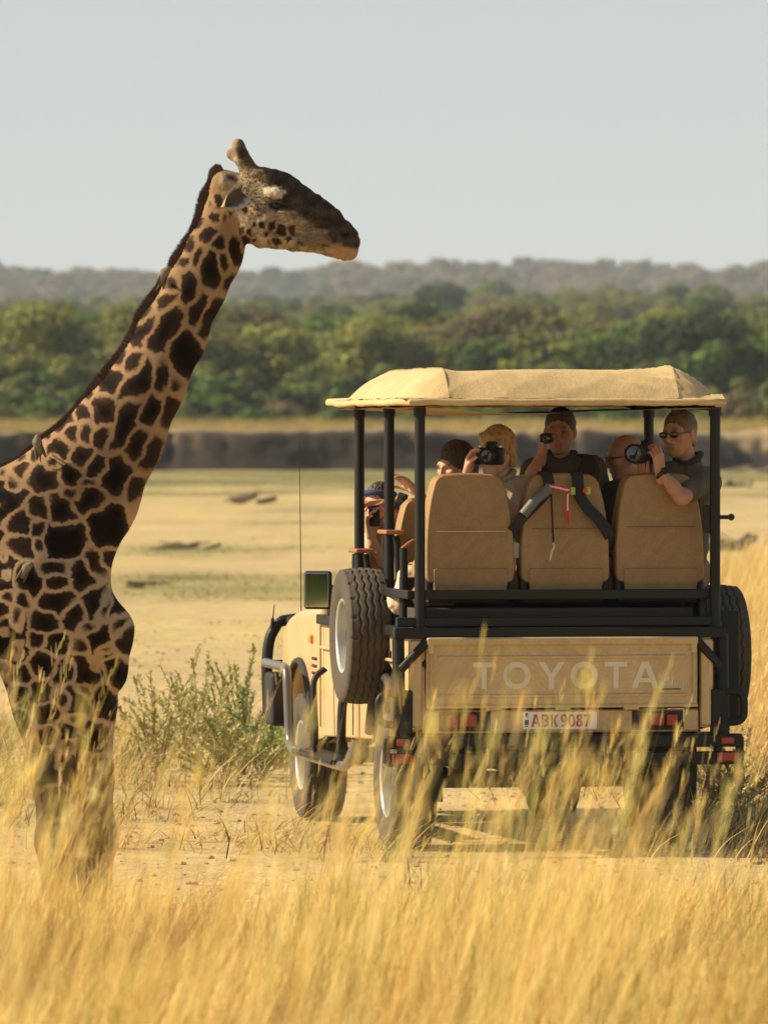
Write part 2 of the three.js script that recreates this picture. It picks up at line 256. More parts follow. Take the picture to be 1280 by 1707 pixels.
{ // the bush that reads as one mass, behind and between the trees that stand out
  const r = rand(77), lists = PROTO.map(() => []), M = new THREE.Matrix4(), q = new THREE.Quaternion(), base = Object.entries(SPECIES).map(([k, m]) => m.color.clone());
  const add = (x, D, s, tint, k) => { q.setFromAxisAngle(V(0, 1, 0), r() * 6.283); M.compose(V(x, farOr(x, D) - 0.15, -D), q, V(s * lerp(0.9, 1.2, r()), s * lerp(0.85, 1.15, r()), s * lerp(0.9, 1.2, r()))); lists[k].push([M.clone(), tint]); };
  const farOr = (x, D) => D > 2700 ? hillH(x, D) : D > 2000 ? lerp(farH(x, D), 30, smoothstep(D, 2000, 2700)) : farH(x, D);
  const pick = (x, D) => { const n = noise(x * 0.03, D * 0.011, 6) + 0.6 * (r() - 0.5), m = r(); return n > 0.3 ? (m < 0.55 ? 1 : 0) : n < -0.32 ? (m < 0.5 ? 3 : 2) : m < 0.5 ? 0 : m < 0.72 ? 1 : m < 0.9 ? 2 : 4; };
  for (let i = 0; i < 5200; i++) {
    const D = 588 + 1500 * Math.pow(r(), 1.35), x = (r() * 2 - 1) * (0.085 * D + 25); if (noise(x * 0.045, D * 0.02, 2) < -0.32) continue;
    const edge = smoothstep(D, 588, 640), k = D < 640 ? (r() < 0.6 ? 3 : 1) : Math.floor(r() * 5), s = lerp(0.55, 1, edge) * lerp(0.75, 1.25, r());
    add(x, D, s, base[pick(x, D)].clone().multiplyScalar(lerp(0.8, 1.2, r())), k);
  }
  for (let i = 0; i < 900; i++) { const D = 2050 + 700 * r(), x = (r() * 2 - 1) * (0.08 * D); add(x, D, 1.3 * lerp(0.8, 1.3, r()), base[pick(x, D)].clone().multiplyScalar(lerp(0.8, 1.1, r())), Math.floor(r() * 5)); }
  const wood = (name, label) => lists.forEach((l, k) => {
    if (!l.length) return; const im = new THREE.InstancedMesh(PROTO[k].c, WHITE, l.length); l.forEach(([m, c], i) => { im.setMatrixAt(i, m); im.setColorAt(i, c); });
    im.name = numbered(name); im.userData = { kind: 'stuff', label: label[k], category: 'bush' }; shadows(im); scene.add(im); l.length = 0;
  });
  wood('woodland', ['mass of mid-height olive bush covering the slope beyond the bank', 'mass of spreading low bush on the slope beyond the bank', 'mass of taller green trees on the slope beyond the bank', 'mass of small scrub fringing the top of the bank', 'mass of flat-crowned trees on the slope beyond the bank']);
  for (let i = 0; i < 5200; i++) { const D = 2900 + 1950 * Math.pow(r(), 0.75), x = (r() * 2 - 1) * (0.075 * D), n = noise(x * 0.02, D * 0.006, 3) + 0.5 * (r() - 0.5); add(x, D, lerp(1.2, 2.3, r() * r()) * (D > 4450 ? 1.15 : 1), (n > 0.1 ? col(0.27, 0.225, 0.16) : n > -0.2 ? col(0.2, 0.19, 0.125) : col(0.1, 0.125, 0.09)).multiplyScalar(lerp(0.8, 1.2, r())), Math.floor(r() * 5)); }
  wood('hill_woodland', [0, 1, 2, 3, 4].map((k) => ['rounded', 'spreading', 'tall', 'small scrubby', 'flat-crowned'][k] + ' trees massed on the hazy hills at the horizon'));
}
{ // trees one can pick out
  const list = [ // px, py of the foot, depth, height in metres, prototype, species, label
    [1165, 690, 640, 8.2, 1, 'green', 'bright green rounded tree beyond the bank, above the right corner of the truck canopy'],
    [1245, 680, 690, 8.5, 0, 'dark', 'dark tree at the right edge, beside the bright green rounded tree'],
    [985, 680, 720, 7.2, 1, 'dark', 'wide dark green tree beyond the bank, directly above the truck canopy'],
    [735, 560, 1500, 16, 2, 'dark', 'tallest dark tree on the slope, its top standing against the hazy hills'],
    [442, 610, 980, 9, 0, 'dark', 'dark broad tree just right of the giraffe neck, below its chin'],
    [12, 660, 660, 7.2, 0, 'dark', 'dark blue-green tree at the left edge of the bush'],
    [588, 640, 860, 6.2, 3, 'green', 'small vivid green tree between the giraffe and the truck'],
    [372, 700, 605, 4.4, 3, 'green', 'low fresh green bush near the bank lip beside the giraffe neck'],
    [640, 690, 650, 6.4, 1, 'olive', 'olive rounded bush above the front end of the truck canopy'],
    [520, 690, 640, 6, 0, 'olive', 'pale olive tree beyond the bank left of the truck canopy'],
    [870, 600, 1050, 9.5, 4, 'dark', 'flat-topped dark tree high on the slope above the middle of the canopy'],
    [840, 660, 760, 7, 0, 'green', 'mid-green tree above the left half of the canopy'],
    [1060, 640, 880, 8, 2, 'yellow', 'yellowish tree above the right half of the canopy, behind the wide dark tree'],
    [95, 690, 630, 6.5, 1, 'green', 'green bush at the left beside the dark blue-green tree'],
    [165, 600, 1000, 8.5, 2, 'olive', 'olive tree behind the giraffe at left, midway up the slope'],
    [1225, 705, 590, 3.4, 3, 'dry', 'dry brownish bush on the bank lip right of the truck'],
  ];
  for (const [px, py, D, h, k, sp, label] of list) {
    const p = P(px, py, D), x = p.x, f = h / PROTO[k].H, t = thing(sp === 'dry' || h < 5 ? 'bush' : 'tree', label, h < 5 ? 'bush' : 'tree', V(x, farH(x, D) - 0.1, -D), px * 0.37);
    const c = part('crown', PROTO[k].c, SPECIES[sp], t), tr = part('trunk', PROTO[k].t, barkMat, t);
    t.scale.setScalar(f);
  }
}

// ------------------------------------------------------------------ the open safari truck (x to its right, z to its rear, tailgate at z = 0)
const TRUCK_Z = -39, TRUCK_X = 1.01, YAW = 0.169;
const truck = thing('safari_truck', 'open tan safari truck with canvas canopy and black roll frame, seen from behind', 'truck', V(TRUCK_X, 0, TRUCK_Z), YAW);
const toWorld = (x, y, z) => V(TRUCK_X + x * Math.cos(YAW) + z * Math.sin(YAW), y, TRUCK_Z - x * Math.sin(YAW) + z * Math.cos(YAW));
const PAINT = new THREE.MeshPhysicalMaterial({ color: col(0.6, 0.44, 0.225), roughness: 0.42, clearcoat: 0.25, clearcoatRoughness: 0.35, map: dustTex });
const CANVAS = new THREE.MeshPhysicalMaterial({ color: col(0.64, 0.475, 0.235), roughness: 0.92, sheen: 0.2, sheenColor: col(0.6, 0.5, 0.35), map: dustTex, bumpMap: grainTex, bumpScale: 0.0012 });
const LINING = mat(0.46, 0.32, 0.16, 0.95);
const VINYL = new THREE.MeshPhysicalMaterial({ color: col(0.33, 0.205, 0.085), roughness: 0.6, map: dustTex, bumpMap: grainTex, bumpScale: 0.0008 });
const STITCH = mat(0.58, 0.44, 0.24, 0.8), SEAM = mat(0.16, 0.11, 0.06, 0.9);
const STEEL = new THREE.MeshPhysicalMaterial({ color: col(0.0075, 0.0075, 0.0065), roughness: 0.55, specularIntensity: 0.7, clearcoat: 0.04, clearcoatRoughness: 0.4 });
const BLACK = mat(0.018, 0.017, 0.016, 0.7), RUBBERTRIM = mat(0.028, 0.027, 0.025, 0.85);
const CHROME = new THREE.MeshPhysicalMaterial({ color: col(0.085, 0.082, 0.075), roughness: 0.35, clearcoat: 0.6, clearcoatRoughness: 0.25 });
const RIM = new THREE.MeshPhysicalMaterial({ color: col(0.5, 0.5, 0.48), roughness: 0.4, metalness: 0.5 });
const TYRE = new THREE.MeshPhysicalMaterial({ color: col(0.085, 0.072, 0.056), roughness: 0.9, map: dustTex });
const UNDER = mat(0.035, 0.029, 0.022, 0.95), FLOOR = mat(0.06, 0.05, 0.04, 0.95);
const WOOD = mat(0.32, 0.13, 0.06, 0.55), REDLENS = new THREE.MeshPhysicalMaterial({ color: col(0.27, 0.016, 0.012), roughness: 0.35, clearcoat: 0.4 });
const WHITEPAINT = mat(0.68, 0.6, 0.44, 0.6);

// metric uv for boxes so that dust keeps its size
function metricUV(g, s = 1.4) { const p = g.attributes.position, n = g.attributes.normal, uv = new Float32Array(p.count * 2); for (let i = 0; i < p.count; i++) { const ax = Math.abs(n.getX(i)), ay = Math.abs(n.getY(i)), az = Math.abs(n.getZ(i)), x = p.getX(i), y = p.getY(i), z = p.getZ(i); const [a, b] = ax > ay && ax > az ? [z, y] : ay > az ? [x, z] : [x, y]; uv[i * 2] = a / s; uv[i * 2 + 1] = b / s; } g.setAttribute('uv', new THREE.BufferAttribute(uv, 2)); return g; }

// ---- wheels
const tyreGeo = (() => {
  const NA = 280, prof = []; const R = 0.4, W = 0.128;
  prof.push([0.215, -0.1], [0.235, -0.118], [0.29, -W - 0.004], [0.345, -W - 0.002], [0.375, -W + 0.004], [0.39, -W + 0.016]);
  const NT = 40; for (let i = 0; i <= NT; i++) { const s = i / NT * 2 - 1; prof.push([R - 0.012 * s * s, s * (W - 0.022), s]); }
  prof.push([0.39, W - 0.016], [0.375, W - 0.004], [0.345, W + 0.002], [0.29, W + 0.004], [0.235, 0.118], [0.215, 0.1]);
  const M = prof.length, pos = [], idx = [], uv = [];
  for (let a = 0; a <= NA; a++) { const th = a / NA * 2 * Math.PI; for (let j = 0; j < M; j++) {
    let [r, x, s] = prof[j];
    if (s !== undefined) { const zig = 0.022 * (Math.abs(((a / 5) % 2) - 1) * 2 - 1); for (const c of [-0.062, -0.0205, 0.0205, 0.062]) { const d = Math.abs(x - c - zig * 0.3); if (d < 0.0038) r -= 0.011; } if (Math.abs(x) > 0.082 && (a % 14) < 2) r -= 0.009; }
    else if (Math.abs(r - 0.375) < 0.02 && (a % 14) < 2) r -= 0.006;
    pos.push(x, Math.cos(th) * r, Math.sin(th) * r); uv.push(a / NA * 4, j / M);
  } }
  for (let a = 0; a < NA; a++) for (let j = 0; j + 1 < M; j++) { const i = a * M + j, k = i + M; idx.push(i, i + 1, k, i + 1, k + 1, k); }
  const g = new THREE.BufferGeometry(); g.setAttribute('position', new THREE.Float32BufferAttribute(pos, 3)); g.setAttribute('uv', new THREE.Float32BufferAttribute(uv, 2)); g.setIndex(idx); g.computeVertexNormals(); return g;
})();
const rimGeo = (() => { const l = new THREE.LatheGeometry([[0.03, -0.03], [0.1, -0.035], [0.125, -0.01], [0.16, -0.02], [0.185, 0.02], [0.2, -0.09], [0.222, -0.108], [0.216, -0.115], [0.19, -0.1], [0.205, 0.1]].map(([r, y]) => new THREE.Vector2(r, y)), 40); l.rotateZ(-Math.PI / 2); return l; })();   // face towards -x
const hubGeo = (() => { const l = [disc(0.055, 0.07, -0.045, 0, 0, 'x', 20)]; for (let i = 0; i < 5; i++) { const a = i / 5 * 6.283; l.push(disc(0.012, 0.03, -0.045, Math.cos(a) * 0.082, Math.sin(a) * 0.082, 'x', 6)); } return join(l); })();
const holeGeo = (() => { const l = []; for (let i = 0; i < 8; i++) { const a = i / 8 * 6.283; l.push(disc(0.019, 0.012, -0.012, Math.cos(a) * 0.148, Math.sin(a) * 0.148, 'x', 12)); } return join(l); })();
function wheel(name, x, y, z, side, label, spin = 0) {     // side -1: rim faces left
  const w = new THREE.Group(); w.name = name; w.position.set(x, y, z); if (side > 0) w.rotation.y = Math.PI; w.rotation.x = spin; truck.add(w); if (label) w.userData.label = label;
  part('tyre', tyreGeo, TYRE, w); part('rim', rimGeo, RIM, w); part('hub', hubGeo, BLACK, w); part('rim_hole', holeGeo, BLACK, w).userData.kind = 'stuff'; return w;
}
for (const s of [-1, 1]) { wheel('wheel', s * 0.745, 0.395, -0.9, s, undefined, 0.2 * s); wheel('wheel', s * 0.745, 0.395, -4.08, s, undefined, 1 + s); }
wheel('spare_wheel', -0.955, 1.225, -1.22, -1, 'spare wheel carried upright on the left flank');
wheel('spare_wheel', 1.06, 1.13, -0.7, 1, 'spare wheel carried on the right flank, in shade', 0.5);

// ---- chassis and what hangs under it
part('chassis_rail', [box(0.09, 0.16, 4.7, -0.38, 0.62, -2.4), box(0.09, 0.16, 4.7, 0.38, 0.62, -2.4), box(0.76, 0.1, 0.08, 0, 0.62, -0.25), box(0.76, 0.1, 0.08, 0, 0.6, -1.6), box(0.76, 0.1, 0.08, 0, 0.6, -3.3)], UNDER, truck);
part('rear_axle', [bar([-0.66, 0.395, -0.9], [0.66, 0.395, -0.9], 0.05), ball(0.17, 0.08, 0.41, -0.9, 1, 0.95, 1.05), bar([0.08, 0.42, -0.95], [0.05, 0.5, -2.8], 0.045)], UNDER, truck);
part('front_axle', [bar([-0.66, 0.395, -4.08], [0.66, 0.395, -4.08], 0.05), ball(0.15, 0.2, 0.4, -4.08)], UNDER, truck);
for (const s of [-1, 1]) part('leaf_spring', [0, 1, 2, 3].map((i) => tube([[s * 0.5, 0.56 - i * 0.012, -0.22 - i * 0.12], [s * 0.5, 0.45 - i * 0.014, -0.9], [s * 0.5, 0.56 - i * 0.012, -1.58 + i * 0.12]], 0.011, 16, 6)), UNDER, truck);
part('fuel_tank', box(0.62, 0.26, 0.75, 0.05, 0.58, -0.5, 0.05), UNDER, truck);
part('exhaust_pipe', tube([[0.45, 0.5, -2.8], [0.5, 0.52, -1.4], [0.48, 0.62, -0.9], [0.5, 0.48, -0.4], [0.62, 0.46, -0.12]], 0.028, 30, 10), UNDER, truck);
for (const s of [-1, 1]) { part('mud_flap', box(0.27, 0.42, 0.012, s * 0.745, 0.5, -0.42, 0.005), RUBBERTRIM, truck); part('shock_absorber', [bar([s * 0.33, 0.36, -0.82], [s * 0.25, 0.75, -0.7], 0.026), bar([s * 0.33, 0.55, -0.79], [s * 0.25, 0.8, -0.69], 0.036)], UNDER, truck); }
part('transfer_case', [box(0.42, 0.3, 0.6, 0.05, 0.52, -2.9, 0.05), box(0.5, 0.42, 0.9, 0, 0.66, -3.9, 0.06)], UNDER, truck);

// ---- tray: floor, sides, tailgate
part('tray_floor', box(1.62, 0.05, 4.0, 0, 0.86, -2.03), FLOOR, truck);
function flank(s) {   // one flank, from the tailgate to the front bulkhead, with an arch over the rear wheel
  const sh = new THREE.Shape(); sh.moveTo(0.0, 0.74); sh.lineTo(-0.42, 0.7); sh.lineTo(-0.44, 0.78); sh.absarc(-0.9, 0.56, 0.52, 0.45, Math.PI - 0.45, false); sh.lineTo(-1.42, 0.62); sh.lineTo(-3.28, 0.56); sh.lineTo(-3.32, 1.24); sh.lineTo(0, 1.24); sh.closePath();
  const g = new THREE.ExtrudeGeometry(sh, { depth: 0.04, bevelEnabled: true, bevelSize: 0.012, bevelThickness: 0.012, bevelSegments: 3, curveSegments: 20 }); g.rotateY(-Math.PI / 2); g.translate(s < 0 ? -0.8 : 0.86, 0, 0); return metricUV(g);
}
for (const s of [-1, 1]) {
  const side = part('body_side', flank(s), PAINT, truck, undefined);
  part('swage_line', [box(0.014, 0.02, 1.86, s * 0.872, 1.1, -0.96), box(0.014, 0.02, 1.3, s * 0.872, 1.1, -2.6)], PAINT, side);
  part('door_gap', [box(0.008, 0.62, 0.012, s * 0.874, 0.92, -1.98, 0.002), box(0.008, 0.62, 0.012, s * 0.874, 0.92, -3.2, 0.002)], SEAM, side);
  part('wheel_arch', tube(Array.from({ length: 13 }, (_, i) => { const a = 0.3 + (Math.PI - 0.6) * i / 12; return [s * 0.872, 0.5 + Math.sin(a) * 0.5, -0.9 + Math.cos(a) * 0.52]; }), 0.03, 30, 8), RUBBERTRIM, side);
  part('corner_post', box(0.075, 0.5, 0.06, s * 0.845, 0.985, 0.0, 0.018), PAINT, truck);
}
{
  const tg = part('tailgate', metricUV(box(1.575, 0.395, 0.05, 0, 1.043, 0.012, 0.016, 3)), PAINT, truck);
  part('top_flange', metricUV(box(1.575, 0.045, 0.075, 0, 1.227, 0.022, 0.012, 3)), PAINT, tg);
  part('pressed_rib', [metricUV(box(1.44, 0.02, 0.018, 0, 1.135, 0.037, 0.008)), metricUV(box(1.44, 0.02, 0.018, 0, 0.915, 0.037, 0.008)), metricUV(box(1.575, 0.018, 0.02, 0, 0.855, 0.04, 0.006))], PAINT, tg);
  part('hinge', [box(0.09, 0.02, 0.03, -0.4, 0.842, 0.035), box(0.09, 0.02, 0.03, 0.4, 0.842, 0.035), box(0.09, 0.02, 0.03, 0, 0.842, 0.035)], PAINT, tg);
  for (const s of [-1, 1]) part('latch', [box(0.035, 0.07, 0.03, s * 0.762, 1.19, 0.045), bar([s * 0.762, 1.15, 0.052], [s * 0.762, 0.9, 0.052], 0.006)], PAINT, tg);
  // lettering
  const letter = (draw) => { const s = new THREE.Shape(); draw(s); return s; };
  const H = 0.152, T = 0.031, rect = (x0, y0, x1, y1) => letter((s) => { s.moveTo(x0, y0); s.lineTo(x1, y0); s.lineTo(x1, y1); s.lineTo(x0, y1); s.closePath(); });
  const poly = (pts) => letter((s) => { pts.forEach(([x, y], i) => i ? s.lineTo(x, y) : s.moveTo(x, y)); s.closePath(); });
  const O = () => { const s = new THREE.Shape(); const h = new THREE.Path(); for (let i = 0; i < 40; i++) { const a = i / 40 * 6.28319, m = i ? 'lineTo' : 'moveTo'; s[m](Math.cos(a) * 0.08, H / 2 + Math.sin(a) * (H / 2 + 0.003)); h[m](Math.cos(-a) * 0.048, H / 2 + Math.sin(-a) * (H / 2 - 0.028)); } s.holes.push(h); return [s]; };
  const Tt = () => [poly([[-0.066, H], [0.066, H], [0.066, H - 0.028], [T / 2, H - 0.028], [T / 2, 0], [-T / 2, 0], [-T / 2, H - 0.028], [-0.066, H - 0.028]])];
  const Y = () => [poly([[-0.078, H], [-0.04, H], [0, H * 0.58], [0.04, H], [0.078, H], [T / 2, H * 0.42], [T / 2, 0], [-T / 2, 0], [-T / 2, H * 0.42]])];
  const A = () => { const s = poly([[-0.082, 0], [-0.02, H], [0.02, H], [0.082, 0], [0.047, 0], [0.034, 0.033], [-0.034, 0.033], [-0.047, 0]]); const h = new THREE.Path(); h.moveTo(0, H - 0.034); h.lineTo(-0.024, 0.058); h.lineTo(0.024, 0.058); h.closePath(); s.holes.push(h); return [s]; };
  [[Tt, -0.455], [O, -0.265], [Y, -0.065], [O, 0.125], [Tt, 0.31], [A, 0.48]].forEach(([f, x]) => { const g = new THREE.ExtrudeGeometry(f(), { depth: 0.003, bevelEnabled: false, curveSegments: 24 }); g.translate(x, 0.955, 0.0372); part('letter', g, WHITEPAINT, tg); });
  const font = await new FontLoader().loadAsync('fonts/droid/droid_sans_bold.typeface.json'), txt = (t, size, x, y, z, sx = 1, depth = 0.002) => { const g = new TextGeometry(t, { font, size, depth, curveSegments: 6, bevelEnabled: false }); g.scale(sx, 1, 1); g.translate(x, y, z); return g; };
  part('drive_badge', [txt('4', 0.066, 0.575, 0.957, 0.0372, 1.15), txt('WD', 0.034, 0.632, 0.957, 0.0372, 1)], mat(0.5, 0.46, 0.38, 0.4), tg);
  part('badge_shadow_line', box(0.11, 0.006, 0.004, 0.63, 0.949, 0.039, 0.001), BLACK, tg);
  // panel below the tailgate with lamps and the number plate
  const pan = part('rear_panel', metricUV(box(1.6, 0.13, 0.04, 0, 0.768, -0.012, 0.012)), PAINT, truck);
  part('lamp_recess', [box(0.3, 0.11, 0.012, -0.56, 0.77, 0.01), box(0.3, 0.11, 0.012, 0.56, 0.77, 0.01)], BLACK, pan);
  for (const s of [-1, 1]) part('tail_lamp', [box(0.1, 0.075, 0.03, s * 0.545, 0.775, 0.024, 0.012), box(0.07, 0.07, 0.026, s * 0.64, 0.772, 0.022, 0.012)], REDLENS, pan);
  const pl = part('number_plate', box(0.445, 0.112, 0.006, -0.012, 0.773, 0.018, 0.002), mat(0.8, 0.78, 0.72, 0.45), truck);
  const red = mat(0.42, 0.03, 0.02, 0.5);
  part('plate_lettering', [txt('ABK', 0.071, -0.178, 0.737, 0.0212, 0.82), txt('9087', 0.071, -0.01, 0.737, 0.0212, 0.82)], red, pl);
  part('plate_border', [box(0.437, 0.003, 0.002, -0.012, 0.825, 0.0212, 0.0005), box(0.437, 0.003, 0.002, -0.012, 0.721, 0.0212, 0.0005), box(0.003, 0.104, 0.002, -0.23, 0.773, 0.0212, 0.0005), box(0.003, 0.104, 0.002, 0.206, 0.773, 0.0212, 0.0005)], red, pl);
  const em = mat(0.12, 0.1, 0.08, 0.6); part('plate_emblem', [ball(0.009, -0.205, 0.808, 0.0212, 1, 1, 0.15), box(0.022, 0.004, 0.002, -0.205, 0.795, 0.0212, 0.0005), box(0.024, 0.03, 0.002, -0.205, 0.763, 0.0212, 0.004), box(0.016, 0.006, 0.002, -0.205, 0.741, 0.0212, 0.001)], em, pl);
}
// ---- rear bumper of two bars with lamp boxes at its ends, and the steel brackets above it
{
  const b = part('rear_bumper', join([box(2.06, 0.075, 0.07, 0.01, 0.655, 0.05, 0.01), box(2.06, 0.075, 0.07, 0.01, 0.555, 0.06, 0.01), ...[-1.02, -0.78, -0.3, 0.32, 0.72, 0.9, 1.03].map((x) => box(0.04, 0.14, 0.05, x, 0.605, 0.05, 0.008)), box(0.5, 0.11, 0.05, 0, 0.605, 0.045, 0.01)]), STEEL, truck);
  for (const s of [-1, 1]) { part('bumper_lamp', [box(0.075, 0.04, 0.02, s * 0.94 + 0.01, 0.655, 0.092, 0.008), box(0.13, 0.055, 0.02, s * 0.94 + 0.01, 0.562, 0.1, 0.01)], REDLENS, b); }
  part('tow_hook', tube([[-0.2, 0.5, 0.1], [-0.2, 0.46, 0.16], [-0.14, 0.44, 0.18], [-0.1, 0.48, 0.14]], 0.014, 14, 8), UNDER, b);
  for (const s of [-1, 1]) part('carrier_bracket', join([bar([s * 0.94, 1.26, -0.02], [s * 0.94, 0.66, 0.03], 0.036), bar([s * 0.78, 1.23, 0.03], [s * 0.93, 1.07, 0.02], 0.026), box(0.07, 0.3, 0.05, s * 0.9, 0.8, 0.02, 0.012), tube([[s * 0.95, 0.93, 0.03], [s * 1.02, 0.93, 0.03], [s * 1.055, 0.9, 0.03], [s * 1.06, 0.85, 0.03], [s * 1.055, 0.79, 0.03], [s * 1.02, 0.76, 0.03], [s * 0.95, 0.755, 0.03]], 0.022, 40, 10, false, 0.5)]), STEEL, truck);
  part('wheel_carrier', [bar([-0.8, 1.225, -1.22], [-0.98, 1.225, -1.22], 0.05), box(0.05, 0.06, 0.9, -0.84, 1.12, -1.2), box(0.05, 0.06, 0.5, -0.84, 1.33, -1.2)], STEEL, truck);
  part('wheel_carrier', [bar([0.86, 1.07, -0.62], [1.1, 1.07, -0.62], 0.05), box(0.16, 0.04, 0.5, 0.95, 0.66, -0.3), box(0.2, 0.66, 0.03, 0.98, 1.06, -0.19, 0.02)], STEEL, truck);
}
// ---- steel frame: rails, posts, roof hoops
{
  const rails = (y, h, d, x0, x1, z) => box(x1 - x0, h, d, (x0 + x1) / 2, y, z, 0.008);
  part('rear_rail', rails(1.49, 0.056, 0.05, -0.8, 0.93, -0.06), STEEL, truck);
  part('rear_rail', rails(1.335, 0.055, 0.06, -0.95, 0.93, -0.03), STEEL, truck);
  part('rear_rail', rails(1.273, 0.062, 0.07, -0.97, 0.95, 0.0), STEEL, truck);
  part('tray_wall', [box(1.66, 0.36, 0.02, 0, 1.4, -0.62, 0.004)], BLACK, truck);
  for (const s of [-1, 1]) {
    part('side_rail', [box(0.05, 0.06, 3.3, s * 0.86, 1.27, -1.66, 0.008), box(0.045, 0.05, 2.0, s * 0.86, 1.49, -1.05, 0.008)], STEEL, truck);
    const x = s < 0 ? -0.815 : 0.9, zs = s < 0 ? [-0.02, -1.05, -2.1] : [-0.02, -1.05, -1.86];
    for (const z of zs) { const p = part('roof_post', bar([x, 1.25, z], [x, 2.56, z], 0.0305, 0.0305, 16), STEEL, truck); part('post_collar', [disc(0.037, 0.05, x, 2.535, z, 'y', 16), disc(0.038, 0.03, x, 1.31, z, 'y', 16)], STEEL, p); }
  }
  part('roof_frame', [tube([[-0.82, 2.56, -0.02], [-0.82, 2.585, -1.1], [-0.82, 2.57, -2.12]], 0.022, 16, 8), tube([[0.88, 2.56, -0.02], [0.88, 2.585, -1.1], [0.88, 2.57, -2.12]], 0.022, 16, 8), ...[-0.02, -1.05, -2.1].map((z) => tube([[-0.82, 2.57, z], [-0.6, 2.63, z], [0, 2.64, z], [0.62, 2.63, z], [0.88, 2.57, z]], 0.02, 30, 8, false, 0.5))], STEEL, truck);
  part('brace', [bar([-0.8, 1.49, -0.08], [-0.8, 1.3, -0.04], 0.028), bar([0.84, 1.49, -0.08], [0.84, 1.3, -0.04], 0.028), bar([-0.815, 1.75, -0.55], [-0.815, 1.28, -0.55], 0.024), tube([[-0.62, 1.3, -0.02], [-0.7, 1.18, 0.0], [-0.8, 1.08, 0.0]], 0.03, 14, 8)], STEEL, truck);
  part('grab_handle', [bar([0.93, 1.93, -0.02], [0.985, 1.93, -0.02], 0.012), ball(0.02, 0.995, 1.93, -0.02), box(0.05, 0.16, 0.04, 0.86, 1.92, -0.04, 0.01)], BLACK, truck);
  for (const [z, y] of [[-1.07, 1.835], [-2.12, 1.71]]) { const h = part('armrest', box(0.115, 0.026, 0.3, -0.8, y, z, 0.01, 3), WOOD, truck); part('armrest_tube', [tube([[-0.79, y - 0.02, z + 0.1], [-0.78, y - 0.1, z + 0.1], [-0.765, y - 0.4, z + 0.08]], 0.02, 14, 8, false, 0.4), tube([[-0.83, y - 0.02, z - 0.05], [-0.83, y - 0.12, z - 0.05], [-0.8, y - 0.4, z - 0.03]], 0.018, 14, 8, false, 0.4)], STEEL, h); }
}
